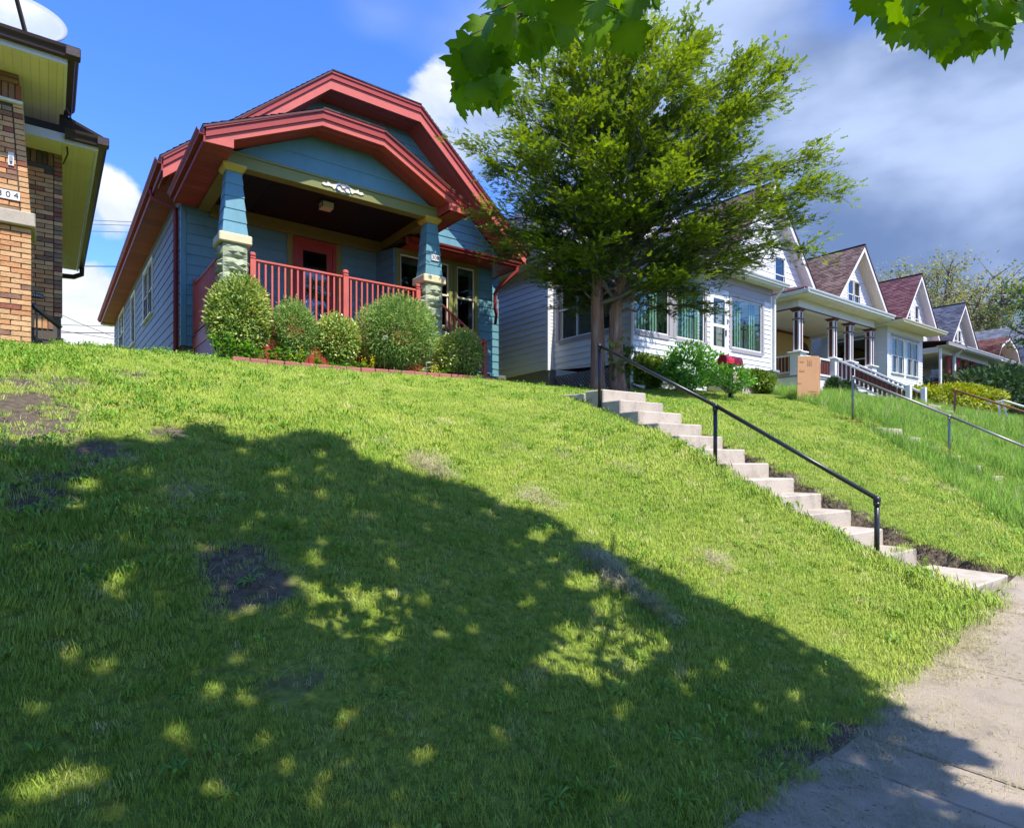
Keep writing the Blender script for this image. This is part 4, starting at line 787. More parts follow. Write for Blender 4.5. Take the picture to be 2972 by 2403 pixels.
gd = [(10.70, YGe - .05, zg + .05), (10.68, YGe - .04, zg - .10), (10.30, YG - .16, zg - .55), (10.27, YG - .08, zg - .70), (10.27, YG - .08, zg - 1.12), (10.36, YG - .02, zg - 1.24), (10.56, YG + .3, zg - 1.34), (10.62, YG + .4, zg - 1.42)]
MB().tube(gd, .055, 4).obj('downspout', m_gutr, H1)
# return siding between wing and right corner, right wall
siding(H1, Wall((XR, 0, 0), (0, 1, 0), (1, 0, 0)), [(YW, ZS), (YB, ZS), (YB, ZE), (YW, ZE)], .245, m_slate)
for a, b in zip(ys[:-1], ys[1:]): bx('soffit_panel', m_soff, H1, XR - .02, RX[3], a + .004, b - .004, R(6.12), R(6.135), 0)
# side steps of the porch going down to the right
for k in range(6):
    bx('step', m_redd, H1, XB - .02 + k * .27, XB + .27 + k * .27, 13.42, 14.45, ZF - .19 * (k + 1) - .04, ZF - .19 * (k + 1), .004); bx('riser', m_red, H1, XB - .02 + k * .27, XB + .002 + k * .27, 13.44, 14.43, ZF - .19 * (k + 1), ZF - .19 * k - .045, 0)
ry = 13.40; ra, rb = (XB + .05, ry, R(4.02)), (XB + 1.52, ry, R(4.02) - .37 / .57 * 1.47)
beam('handrail', m_red, H1, ra, rb, .07, .05, .01); newel(XB + 1.56, ry, rb[2] + .10, R(1.8))
for k in range(11):
    f = (k + .5) / 11; x = ra[0] + (rb[0] - ra[0]) * f; zt_ = ra[2] + (rb[2] - ra[2]) * f - .03; bx('baluster', m_red, H1, x - .018, x + .018, ry - .018, ry + .018, zt_ - .75, zt_, .003)
beam('bottom_rail', m_red, H1, (ra[0], ry, ra[2] - .76), (rb[0], ry, rb[2] - .76), .05, .06)
# garden edging
GE = thing('garden_edging', 'row of red edging blocks in front of the shrub bed', 'edging', (6, 11.4, 3.2))
ea, eb = P(672, 1050, Y=11.35), P(1436, 1104, Y=11.35)
for k in range(19):
    f0, f1 = k / 19, (k + 1) / 19; a, b = ea.lerp(eb, f0), ea.lerp(eb, f1); zg_ = lambda p: float(terr(p.x, 11.35))
    o = beam('edging_block', m_edge, GE, (a.x + .006, 11.35 + random.uniform(-.012, .012), zg_(a) + .055), (b.x - .006, 11.35 + random.uniform(-.012, .012), zg_(b) + .055), .11, .13, .012)
# ================================================================== brick house (304) at the left
H0 = thing('brick_house', 'buff brick house with cream soffits, dark gutters and number 304', 'house', (-2, 11.5, 3.0))
BL, BH, JT = .205, .0577, .010; CO = BH + JT
def brickat(parent, x0, x1, yf, z0, z1, mi=None, dy=.10):
    m = m_bricks[random.choices(range(6), (48, 34, 8, 5, 4, 1))[0] if mi is None else mi]; o = bx('brick', m, parent, x0, x1, yf, yf + dy, z0, z1, .004)
    j = random.uniform(-.004, .004); o.location.y += j; return o
def bond(parent, x0, x1, yf, z0, z1, edgef=None):
    z = z0; r = 0
    while z + BH <= z1 + 1e-3:
        xe = x1 if edgef is None else edgef(z + BH / 2); x = xe; first = True
        while x > x0 + .02:
            L = BL if not (first and r % 2) else (BL - JT) / 2
            a = max(x0, x - L); brickat(parent, a, x, yf, z, z + BH); x = a - JT; first = False
        z += CO; r += 1
# lower pier, stone band, upper tapered pier
bx('pier_core', m_mort, H0, -.92, -.185, 10.26, 10.9, 2.3, R(3.02), 0); bond(H0, -.93, -.17, 10.24, R(1.20), R(3.02))
bx('stone_band', m_conc, H0, -.98, -.125, 10.17, 10.95, R(3.03), R(3.21), .012)
pe = lambda z: -.175 - .11 * (z - R(3.22)) / 1.8
MB().prism([(-.9, 10.30, R(3.21)), (-.19, 10.30, R(3.21)), (-.30, 10.30, R(5.02)), (-.85, 10.30, R(5.02))], (0, .55, 0)).obj('pier_core', m_mort, H0)
z = R(3.22)
while z < R(4.60): brickat(H0, pe(z) - .100, pe(z), 10.28, z, z + BH, random.choice((0, 0, 0, 1, 3))); z += CO
bond(H0, -.95, 0, 10.28, R(3.22), R(4.60), lambda z: pe(z) - .112)
bx('stone_band', m_wht2, H0, -1, pe(R(4.66)) + .01, 10.24, 10.9, R(4.615), R(4.655), .006)
for k in range(9): brickat(H0, pe(R(4.8)) - .06 - k * .068, pe(R(4.8)) - .002 - k * .068, 10.28, R(4.665), R(4.87), random.choice((2, 2, 5, 3)))
for k in range(4): brickat(H0, -.9, -.30, 10.28, R(4.88) + k * CO, R(4.88) + k * CO + BH, 2)
# front wall set back in the shade
bx('wall_core', m_mort, H0, -6.5, .165, 11.47, 18, 2.2, R(4.60), 0); 
bond(H0, -.75, .068, 11.45, R(2.14), R(4.36)); z = R(2.14)
while z < R(4.54): brickat(H0, .080, .180, 11.45, z, z + BH, random.choice((0, 4, 4, 2, 3))); z += CO
for k in range(12): brickat(H0, .01 - k * .068, .068 - k * .068, 11.45, R(4.37), R(4.565), 5 if k % 3 else 2)
for k in range(12): brickat(H0, .01 - k * .068, .068 - k * .068, 11.45, R(1.94), R(2.13))
z = R(1.2)
while z < R(1.90): brickat(H0, -.3, .10, 11.52, z, z + BH, random.choice((2, 1))); z += CO
# porch soffit, fascia, gutter
for k in range(26): bx('soffit_board', m_crsof, H0, .19 - (k + 1) * .09 + .001, .19 - k * .09 - .001, 9.66, 11.45, R(5.005), R(5.02), 0)
bx('fascia_board', m_wht2, H0, -6.5, .205, 9.62, 9.66, R(4.99), R(5.12), .004); bx('fascia_board', m_wht2, H0, .17, .205, 9.662, 10.9, R(4.99), R(5.12), .004)
gutterX(H0, m_brown, -6.5, .33, 9.62, R(5.06), k=1.05); gutter(H0, m_brown, .205, 0, 9.5, 11.2, R(5.06), 1)
bx('gutter_corner', m_brown, H0, .18, .338, 9.49, 9.62, R(5.055), R(5.178), .01)
MB().prism([(-6.5, 9.6, R(5.17)), (.25, 9.6, R(5.17)), (-1.5, 11.4, R(5.75)), (-6.5, 11.4, R(5.75))], (0, 0, .04)).obj('roof', m_shX, H0)
MB().prism([(.25, 9.6, R(5.17)), (.25, 13, R(5.17)), (-1.5, 13, R(5.75)), (-1.5, 11.4, R(5.75))], (0, 0, .04)).obj('roof', m_shX, H0)
# main eave: soffit, fascia, gutter
for k in range(6): bx('soffit_board', m_crsof, H0, .17 + k * .065 + .0008, .17 + (k + 1) * .065 - .0008, 10.98, 18.2, R(4.56), R(4.575), 0)
bx('soffit_board', m_crsof, H0, -.9, .168, 10.98, 11.46, R(4.56), R(4.575), 0)
bx('fascia_board', m_wht2, H0, -.3, .60, 10.94, 10.975, R(4.545), R(4.68), .004); bx('fascia_board', m_wht2, H0, .565, .60, 10.98, 18.2, R(4.545), R(4.68), .004)
gutterX(H0, m_brown, .2, .72, 10.94, R(4.60), k=1.05); gutter(H0, m_brown, .60, 0, 10.82, 18.2, R(4.60), 1); bx('gutter_corner', m_brown, H0, .58, .728, 10.81, 10.94, R(4.595), R(4.72), .01)
MB().prism([(.66, 10.9, R(4.72)), (.66, 18.2, R(4.72)), (-3.5, 18.2, R(7.0)), (-3.5, 12.5, R(7.0))], (0, 0, .04)).obj('roof', m_shX, H0)
MB().tube([(.66, 18.05, R(4.62)), (.66, 18.05, R(4.45)), (.5, 18.05, R(4.36)), (.15, 18.05, R(4.34))], .06, 6).obj('downspout', m_brown, H0)
MB().tube([(.21, 10.85, R(5.02)), (.30, 10.93, R(4.85)), (.22, 11.0, R(4.62)), (.24, 11.2, R(4.50)), (.19, 11.40, R(4.42))], .012, 6).obj('cable', m_black, H0)
# number plate, door-bell bracket, notice
pl = bx('number_plate', m_plate, H0, -.62, -.285, 10.262, 10.272, R(3.36), R(3.475), .003); text_obj('digits', '3 0 4', .105, m_ink, pl, (-.405, 10.26, R(3.418)), FR)
lb = bx('wall_bracket', m_plate, H0, -.405, -.345, 10.262, 10.272, R(3.80), R(3.97), .004); bx('knob', m_galv, lb, -.39, -.36, 10.24, 10.261, R(3.84), R(3.92), .006)
np_ = bx('notice_plate', m_black, H0, -.40, -.046, 11.437, 11.445, R(2.375), R(2.445), .002); text_obj('lettering', 'NO SOLICITING', .047, m_plate, np_, (-.223, 11.435, R(2.41)), FR, .001)
# ---- iron stair rail by the brick wall
br = thing('handrail', 'short black iron stair rail against the shaded brick wall', 'handrail', (.1, 11.2, 2.9))
MB().tube([(-.5, 11.2, R(2.50)), (.16, 11.2, R(1.93))], .032, 8).obj('rail', m_black, br, True); bx('post', m_black, br, .115, .155, 11.18, 11.22, R(1.2), R(1.92), .004); bx('bracket', m_black, br, .10, .19, 11.17, 11.23, R(1.52), R(1.78), .004); bx('post', m_black, br, -.135, -.11, 11.19, 11.21, R(1.2), R(2.15), 0); bx('cross_bar', m_black, br, -.11, .115, 11.19, 11.21, R(1.72), R(1.745), 0)
# ---- satellite dish
dc = Vector((-.29, 9.9, R(5.50))); sdsh = thing('satellite_dish', 'pale grey satellite dish with a dark arm on the brick house roof', 'satellite dish', (dc.x, dc.y, R(5.2)))
dn = Vector((0, -math.cos(math.radians(30)), math.sin(math.radians(30)))); da = Vector((1, 0, 0)); db = dn.cross(da)
m = MB(); rings = 7; seg = 40
V = [dc]; F = []
for r in range(1, rings + 1):
    f = r / rings
    for k in range(seg): a = 2 * math.pi * k / seg; V.append(dc + da * (.50 * f * math.cos(a)) + db * (.44 * f * math.sin(a)) + dn * (.07 * f * f))
for k in range(seg): F.append((0, 1 + k, 1 + (k + 1) % seg))
for r in range(rings - 1):
    for k in range(seg): a = 1 + r * seg + k; b = 1 + r * seg + (k + 1) % seg; F.append((a, a + seg, b + seg, b))
n0 = len(V); V2 = [v - dn * .012 for v in V]; F2 = [tuple(i + n0 for i in f[::-1]) for f in F]; lastr = 1 + (rings - 1) * seg
F3 = [(lastr + k, n0 + lastr + k, n0 + lastr + (k + 1) % seg, lastr + (k + 1) % seg) for k in range(seg)]
m.add(V + V2, F + F2 + F3); m.obj('reflector', m_dish, sdsh, True)
beam('arm', m_brown, sdsh, P(78, 112, Y=9.55), P(38, -40, Y=9.3), .035, .05); MB().tube([dc - dn * .02, dc - dn * .18, dc + Vector((0, .25, -.32))], .025, 8).obj('mast', m_galv, sdsh)
# ================================================================== white house with glazed porch
H2 = thing('white_house', 'white clapboard house with a glazed porch and taupe window trim', 'house', (16.9, 12, 3.7))
YP2, XP0, XP1 = 12.0, 13.24, 20.55; PF = FRONT(YP2); PL = LEFT(XP0); zb, zs, zh, ze = 3.45, R(3.72), R(5.42), R(6.02)
uw = [(XY(1842, 12), XY(1940, 12)), (XY(1961, 12), XY(2043, 12)), (XY(2122, 12), XY(2210, 12))]; ud = (XY(2064, 12), XY(2106, 12))
holes = [(a, b, zs, zh) for a, b in uw] + [(ud[0], ud[1], R(3.0), R(5.35))]
siding(H2, PF, [(XP0, zb), (XP1, zb), (XP1, ze), (XP0, ze)], .165, m_white, holes, t=.022)
siding(H2, PL, [(YP2, R(2.75)), (15.3, R(2.93)), (15.3, R(6.9)), (YP2, ze)], .19, m_white, [(12.55, 15.05, R(3.85), R(5.5))], t=.024)
for i, (a, b) in enumerate(uw): window(H2, PF, a, b, zs, zh, m_taupe, m_white, m_gglass, cw=.13, split=0, back=False, sill=False)
bx('window_lintel', m_taupe, H2, XP0 + .02, XP1 - .02, YP2 - .03, YP2 - .018, zh + .14, ze - .02); bx('window_mullion', m_taupe, H2, uw[0][1] + .132, uw[1][0] - .132, YP2 - .035, YP2 - .017, zs - .05, zh + .13)
w0 = window(H2, PL, 12.55, 15.05, R(3.85), R(5.5), m_taupe, m_white, m_glass, cw=.13, split=0, back=False, sill=False)
for yy in (13.35, 14.2): bx('window_bar', m_white, w0, XP0 - .03, XP0 + .02, yy - .03, yy + .03, R(3.85), R(5.5))
bx('window_bar', m_white, w0, XP0 - .028, XP0 + .018, 14.23, 15.05, R(4.78), R(4.83)); bx('window_bar', m_white, w0, XP0 - .028, XP0 + .018, 12.55, 13.32, R(4.78), R(4.83))
# porch interior: floor, back wall, blinds
bx('porch_floor', m_found, H2, XP0 + .1, XP1 - .1, YP2 + .1, 15.25, R(2.95), R(3.0), 0); bx('porch_ceiling', m_wht2, H2, XP0 + .05, XP1 - .05, YP2 + .05, 15.25, ze - .04, ze - .01, 0)
siding(H2, FRONT(15.3), [(12.96, R(2.96)), (20.9, R(2.96)), (20.9, R(6.9)), (12.96, R(6.9))], .115, m_white, [(15.2, 16.1, R(3.0), R(5.1)), (17.3, 19.4, R(3.7), R(5.3))], t=.014)
window(H2, FRONT(15.3), 17.3, 19.4, R(3.7), R(5.3), m_white, m_white, m_glass, cw=.1, split=0, vsplit=True); bx('inner_door', m_brtrm, H2, 15.2, 16.1, 15.3, 15.34, R(3.0), R(5.1))
for a, b in ((XP0 + .25, uw[0][1] + .2), (uw[1][0] - .1, uw[1][1] + .1), (uw[2][0] - .05, uw[2][1])):
    n = int((b - a) / .125)
    for k in range(n):
        if random.random() < .42: continue
        bx('blind_slat', m_blind, H2, a + k * .125, a + k * .125 + .075, YP2 + .16 + random.uniform(0, .04), YP2 + .17 + random.uniform(.05, .06), R(3.15), R(5.38), 0, )
# door with screen
dd_ = bx('porch_door', m_white, H2, ud[0], ud[1], YP2 - .03, YP2 + .012, R(3.02), R(3.68), .004); w_ = ud[1] - ud[0]
for a, b in ((ud[0], ud[0] + .09), (ud[1] - .09, ud[1])): bx('door_stile', m_white, dd_, a, b, YP2 - .03, YP2 + .01, R(3.682), R(5.33), .004)
for a, b in ((R(4.30), R(4.40)), (R(5.22), R(5.33))): bx('door_rail', m_white, dd_, ud[0] + .091, ud[1] - .091, YP2 - .03, YP2 + .01, a, b, .004)
bx('door_pane', m_glass, dd_, ud[0] + .08, ud[1] - .08, YP2 - .012, YP2 - .006, R(3.68), R(5.25), 0); bx('handle', m_black, dd_, ud[1] - .07, ud[1] - .03, YP2 - .07, YP2 - .031, R(4.05), R(4.25), .006); bx('keypad', m_black, dd_, ud[1] + .03, ud[1] + .09, YP2 - .05, YP2 - .019, R(4.45), R(4.62), .004)
for k in range(3): bx('door_panel', m_white, dd_, ud[0] + .07 + k * (w_ - .14) / 3 + .01, ud[0] + .07 + (k + 1) * (w_ - .14) / 3 - .01, YP2 - .036, YP2 - .0305, R(3.08), R(3.62), .003)
for a, b in ((ud[0] - .10, ud[0] - .002), (ud[1] + .002, ud[1] + .10)): bx('door_casing', m_white, H2, a, b, YP2 - .04, YP2 - .005, R(3.0), R(5.36), .004)
# porch roof: fascia, gutter, low slope; corner boards, downspouts
bx('frieze', m_taupe, H2, XP0 - .02, XP1 + .02, YP2 - .05, YP2 - .032, ze - .22, ze); bx('corner_board', m_white, H2, XP0 - .03, XP0 + .1, YP2 - .034, YP2 - .012, zb, ze - .23); bx('corner_board', m_white, H2, XP1 - .1, XP1 + .03, YP2 - .034, YP2 - .012, zb, ze - .23)
for k in range(24): bx('soffit_panel', m_wht2, H2, XP0 - .3 + k * .33 + .003, XP0 - .3 + (k + 1) * .33 - .003, YP2 - .38, YP2 - .02, ze + .001, ze + .014, 0)
bx('fascia_board', m_wht2, H2, XP0 - .32, XP1 + .32, YP2 - .41, YP2 - .385, ze - .02, ze + .16, .004); gutterX(H2, m_white, XP0 - .34, XP1 + .34, YP2 - .41, ze + .04)
def roof2(A, B, C, D, mat, parent, deck=m_brtrm, c=.14, t=.3): quadslab(parent, 'roof_deck', deck, A, B, C, D, .03); shingles(parent, mat, A, B, C, D, c, t)
roof2((XP0 - .34, YP2 - .44, ze + .17), (XP1 + .34, YP2 - .44, ze + .17), (XP1 - .2, 15.3, R(6.95)), (XP0 + .2, 15.3, R(6.95)), m_shD, H2)
def drop(parent, mat, x, y, zt, zb_, r=.05, kick=(0, -.3)): MB().tube([(x, y - .33, zt), (x, y - .3, zt - .1), (x, y, zt - .38), (x, y, zt - .55), (x, y, zb_ + .15), (x + kick[0], y + kick[1], zb_ + .04)], r, 6).obj('downspout', mat, parent)
drop(H2, m_white, XP0 - .05, YP2 - .09, ze + .06, 3.5, .055, (.25, -.25)); drop(H2, m_white, XP1 + .06, YP2 - .09, ze + .06, 3.9, .055)
# main body
siding(H2, LEFT(12.96), [(15.3, R(2.94)), (30, R(2.62)), (30, R(6.9)), (15.3, R(6.9))], .20, m_white, t=.026)
bx('corner_board', m_white, H2, 12.93, 13.06, 15.26, 15.38, R(2.9), R(6.9)); bx('foundation_wall', m_found, H2, 13.0, 13.3, 15.3, 30, 3.2, R(2.94), 0); bx('foundation_wall', m_found, H2, 13.3, 13.5, 12.1, 15.3, 3.2, R(2.74), 0)
g2 = (16.9, R(11.0)); gpoly = [(12.96, R(6.9)), (20.9, R(6.9)), g2]
siding(H2, FRONT(15.3), gpoly, .2, m_wht2)
rk = [(12.5, R(6.62)), g2, (21.3, R(6.62))]; rake(H2, 'fascia_board', m_white, rk, 14.86, 14.9, .26)
for (xa, za), (xb, zb2) in zip(rk[:-1], rk[1:]): planks(H2, 'soffit_plank', m_wht2, (xa, 14.9, za - .22), (xa, 15.3, za - .22), (xb, 15.3, zb2 - .22), (xb, 14.9, zb2 - .22), 3, .012)
roof2((12.44, 14.85, R(6.62)), (12.44, 30, R(6.62)), (16.9, 30, R(11.05)), (16.9, 14.85, R(11.05)), m_shG, H2); roof2((21.36, 30, R(6.62)), (21.36, 14.85, R(6.62)), (16.9, 14.85, R(11.05)), (16.9, 30, R(11.05)), m_shG, H2)
gutter(H2, m_white, 12.5, 0, 14.9, 30, R(6.5)); bx('soffit_panel', m_wht2, H2, 12.5, 12.97, 14.9, 30, R(6.40), R(6.42), 0)
# lattice under the porch side
lt = LEFT(XP0 - .01)
for k in range(-6, 30):
    for sg in (1, -1):
        z0_, z1_ = 3.3, R(2.74); y0_ = 12.1 + k * .13; y1_ = y0_ + sg * (z1_ - z0_)
        if min(y0_, y1_) < 12.05 or max(y0_, y1_) > 15.25: continue
        beam('lattice_slat', m_taupe, H2, (XP0 - .02 - .01 * sg, y0_, z0_), (XP0 - .02 - .01 * sg, y1_, z1_), .008, .03, 0, (1, 0, 0))
# porch stoop: concrete steps and grey block cheek
st = thing('porch_stoop', 'small concrete stoop with grey block side wall at the glazed porch door', 'steps', (18.9, 11.2, 3.9))
for k in range(4): bx('step', m_conc, st, ud[0] - .25, ud[1] + .55, YP2 - .36 - .3 * k, YP2 - .06 - .3 * k + .02, 3.5, R(2.92) - .18 * k, .015)
for k in range(3):
    for r in range(4): bx('block', m_grey, st, ud[1] + .56, ud[1] + .86, YP2 - .48 - k * .41, YP2 - .08 - k * .41, 3.5 + r * .195, 3.69 + r * .195, .008)
bx('coping', m_grey, st, ud[1] + .53, ud[1] + .92, YP2 - 1.36, YP2 - .06, 4.285, 4.36, .01)
# ---- things at the white house
ct = thing('cat_tree', 'cream cat tree standing behind the porch glass', 'cat tree', (14.1, 12.55, R(3.0)))
MB().tube([(14.0, 12.45, R(3.0)), (14.0, 12.45, R(4.75))], .05, 10).obj('post', m_cream, ct); bx('platform', m_cream, ct, 13.75, 14.35, 12.25, 12.65, R(4.20), R(4.25), .02); bx('platform', m_cream, ct, 13.8, 14.2, 12.25, 12.6, R(4.75), R(4.80), .02)
fg = thing('figurine', 'small white animal figurine on the sill of the porch side window', 'figurine', (13.4, 14.75, R(3.87))); fz = R(3.87)
MB().tube([(13.42, 14.75, fz), (13.42, 14.74, fz + .1), (13.42, 14.72, fz + .2), (13.41, 14.68, fz + .28), (13.41, 14.6, fz + .30)], [.10, .12, .085, .06, .03], 10).obj('body', m_plate, fg, True); MB().tube([(13.42, 14.83, fz + .05), (13.42, 14.92, fz + .12), (13.42, 14.9, fz + .22)], [.03, .025, .01], 8).obj('tail', m_plate, fg, True)
mbp = P(2121, 1075, Y=9.1); zg0 = float(terr(mbp.x, 9.1))
mb = thing('mailbox', 'red mailbox on a black post beside the leafy shrub', 'mailbox', (mbp.x, 9.1, zg0)); zt_ = P(2121, 1060, Y=9.1).z
bx('post', m_black, mb, mbp.x - .04, mbp.x + .04, 9.05, 9.15, zg0 - .1, zt_, .004)
r_ = .13; prof = [(-r_, 0), (r_, 0)] + [(r_ * math.cos(a), .10 + r_ * math.sin(a)) for a in np.linspace(0, math.pi, 9)]
# box lies along X
MB().prism([(mbp.x - .36, 9.1 + a, zt_ + b) for a, b in prof], (.66, 0, 0)).obj('box', m_mbox, mb, bevel=.006); MB().prism([(mbp.x + .301, 9.1 + a * 1.06, zt_ + b * 1.03 - .003) for a, b in prof], (.02, 0, 0)).obj('door', m_mbox, mb); bx('flag', m_mbox, mb, mbp.x - .02, mbp.x + .12, 8.962, 8.968, zt_ + .12, zt_ + .16, .002); bx('latch', m_galv, mb, mbp.x + .322, mbp.x + .335, 9.08, 9.12, zt_ + .16, zt_ + .20, .003)
# cardboard box
ca = P(2313, 1150, Y=8.9); cz = float(terr(ca.x + .4, 8.8)) + .02; ch = 1.30
cbx = thing('cardboard_box', 'tall brown cardboard box standing in the tall grass', 'box', (ca.x + .4, 8.8, cz))
hx_ = .66; A = Vector((ca.x, 8.9, cz - .05)); e1 = Vector((.52, -.34, 0)); e2 = Vector((.52, .22, 0))
o_ = MB().prism([A, A + e1, A + e1 + e2, A + e2], (.03, 0, ch)).obj('carton', m_card, cbx, bevel=.008)
def stamp(nm, m, a, b, c, d, side): 
    n_ = Vector((e1.y, -e1.x, 0)).normalized() if side == 0 else Vector((e2.y, -e2.x, 0)).normalized(); B0 = A if side == 0 else A + e1; E = e1 if side == 0 else e2; q = lambda f, h: B0 + E * f + Vector((.03 * h, 0, ch * h)) + n_ * .004
    MB().prism([q(a, c), q(b, c), q(b, d), q(a, d)], n_ * .003).obj(nm, m, o_)
stamp('tape', m_tape, .10, .33, .66, .70, 0); stamp('tape', m_tape, .12, .30, .86, .89, 0); stamp('tape', m_tape, .03, .2, .40, .43, 0); stamp('tape', m_tape, .52, .60, .80, .88, 0)
for k in range(3): stamp('print_mark', m_cardp, .46 + k * .09, .475 + k * .09, .78, .92, 0)
for k in range(5): stamp('print_mark', m_cardp, .2, .28, .50 + k * .075, .55 + k * .075, 1)
for k in range(3): stamp('print_mark', m_cardp, .66 - .06 * k, .9, .12 + k * .055, .145 + k * .055, 0)
stamp('print_mark', m_cardp, .3, .5, .18, .2, 1); stamp('print_mark', m_cardp, .3, .55, .24, .26, 1); stamp('shipping_label', m_plate, .42, .62, .90, .97, 1); stamp('shipping_label', m_plate, .75, .88, .88, .96, 1)
# ================================================================== row of gabled houses further down the street
def gable_house(name, label, xc, zp, slope, yf, zeave, zbase, depth, msid, mroof, course, win, trim=m_white, over=.45, front_extra=(), seg=None, gutters=True):
    H = thing(name, label, 'house', (xc, yf + over, zbase)); half = (zp - zeave) / slope; yw = yf + over; wl_ = half - .38; zw = zp - slope * wl_ - .15
    poly = [(xc - wl_, zbase), (xc + wl_, zbase), (xc + wl_, zw), (xc, zp - .18), (xc - wl_, zw)]
    siding(H, FRONT(yw), poly, course, msid, [w[:4] for w in win], t=.016)
    for w in win: window(H, FRONT(yw), *w[:4], trim, trim, m_glass, cw=.07, split=.45, sill=True, depth=.4)
    siding(H, LEFT(xc - wl_), [(yw, zbase), (yw + depth, zbase), (yw + depth, zw), (yw, zw)], course, msid)
    bx('corner_board', trim, H, xc - wl_ - .03, xc - wl_ + .08, yw - .032, yw + .06, zbase, zw - .1)
    rk = [(xc - half, zeave), (xc, zp), (xc + half, zeave)]; rake(H, 'fascia_board', trim, rk, yf, yf + .04, .30)
    for (xa, za), (xb, zb_) in zip(rk[:-1], rk[1:]): planks(H, 'soffit_plank', m_crsof if trim is m_wht2 else m_wht2, (xa, yf + .04, za - .27), (xa, yw, za - .27), (xb, yw, zb_ - .27), (xb, yf + .04, zb_ - .27), 3, .012)
    roof2((xc - half - .04, yf - .04, zeave), (xc - half - .04, yw + depth, zeave), (xc, yw + depth, zp + .03), (xc, yf - .04, zp + .03), mroof, H); roof2((xc + half + .04, yw + depth, zeave), (xc + half + .04, yf - .04, zeave), (xc, yf - .04, zp + .03), (xc, yw + depth, zp + .03), mroof, H, c=.2, t=.5)
    bx('ridge_cap', m_shX, H, xc - .09, xc + .09, yf - .05, yw + depth, zp + .02, zp + .07, .02)
    return H
YGB = 14.4
HA = gable_house('gabled_house', 'white gabled house whose open porch has brown and white columns', 25.0, R(11.9), 1.15, YGB, R(7.3), R(3.0), 13, m_wht2, m_shB, .26, [(25.7, 26.5, R(7.6), R(9.0))])
HB = gable_house('gabled_house', 'white gabled house with a brown shingle roof and cream rake boards', 33.4, R(10.96), 1.106, YGB, R(7.25), R(3.0), 12, m_white, m_shB, .15, [(32.75, 33.35, R(7.95), R(9.25)), (33.45, 34.05, R(7.95), R(9.25))], trim=m_wht2, over=.55)
HC = gable_house('gabled_house', 'white gabled house with a rose red shingle roof', 40.7, R(10.8), 1.24, YGB, R(7.0), R(2.8), 12, m_wht2, m_shC, .28, [(39.75, 40.25, R(7.7), R(9.1)), (40.9, 41.4, R(7.7), R(9.1)), (40.55, 40.8, R(9.6), R(9.95))])
HD = gable_house('gabled_house', 'white gabled house with a dark grey shingle roof', 47.8, R(10.2), 1.14, YGB, R(6.6), R(2.5), 12, m_wht2, m_shD, .30, [(47.2, 47.7, R(7.2), R(8.5)), (47.85, 48.35, R(7.2), R(8.5))])
def gambrel_house(label, xc, hw, ze, zk, zp, yf, depth, msid, mroof, win, over=.5, dark=None):
    H = thing('gambrel_house', label, 'house', (xc, yf + over, R(2.4))); kx = hw * .62; yw = yf + over
    siding(H, FRONT(yw), [(xc - hw + .3, R(2.4)), (xc + hw - .3, R(2.4)), (xc + hw - .35, ze), (xc + kx - .1, zk - .1), (xc, zp - .2), (xc - kx + .1, zk - .1), (xc - hw + .35, ze)], .3, msid, win)
    for w in win: window(H, FRONT(yw), *w, m_wht2, m_wht2, m_glass, cw=.08, split=.5)
    siding(H, LEFT(xc - hw + .3), [(yw, R(2.4)), (yw + depth, R(2.4)), (yw + depth, ze), (yw, ze)], .3, msid)
    rk = [(xc - hw, ze), (xc - kx, zk), (xc, zp), (xc + kx, zk), (xc + hw, ze)]; rake(H, 'fascia_board', m_wht2, rk, yf, yf + .05, .25)
    rsegs = list(zip(rk[:-1], rk[1:]))
    for i, ((xa, za), (xb, zb_)) in enumerate(rsegs):
        if i < 2: roof2((xa, yf - .04, za), (xa, yw + depth, za), (xb, yw + depth, zb_), (xb, yf - .04, zb_), mroof, H)
        else: roof2((xb, yw + depth, zb_), (xb, yf - .04, zb_), (xa, yf - .04, za), (xa, yw + depth, za), mroof, H, c=.25, t=.6)
        planks(H, 'soffit_plank', m_wht2, (xa, yf + .05, za - .24), (xa, yw, za - .24), (xb, yw, zb_ - .24), (xb, yf + .05, zb_ - .24), 2, .012)
    return H
HE = gambrel_house('low house with a small brick red gambrel roof and dark gable', 54.6, 2.9, R(6.6), R(8.0), R(8.75), YGB - .6, 9, m_taupe, m_shE, [], .9)
HF = gambrel_house('big white house with a pale grey gambrel roof down the street', 61.6, 3.9, R(5.9), R(8.6), R(10.6), YGB - .4, 12, m_wht2, m_shG, [(60.4, 61.1, R(6.3), R(7.8))])
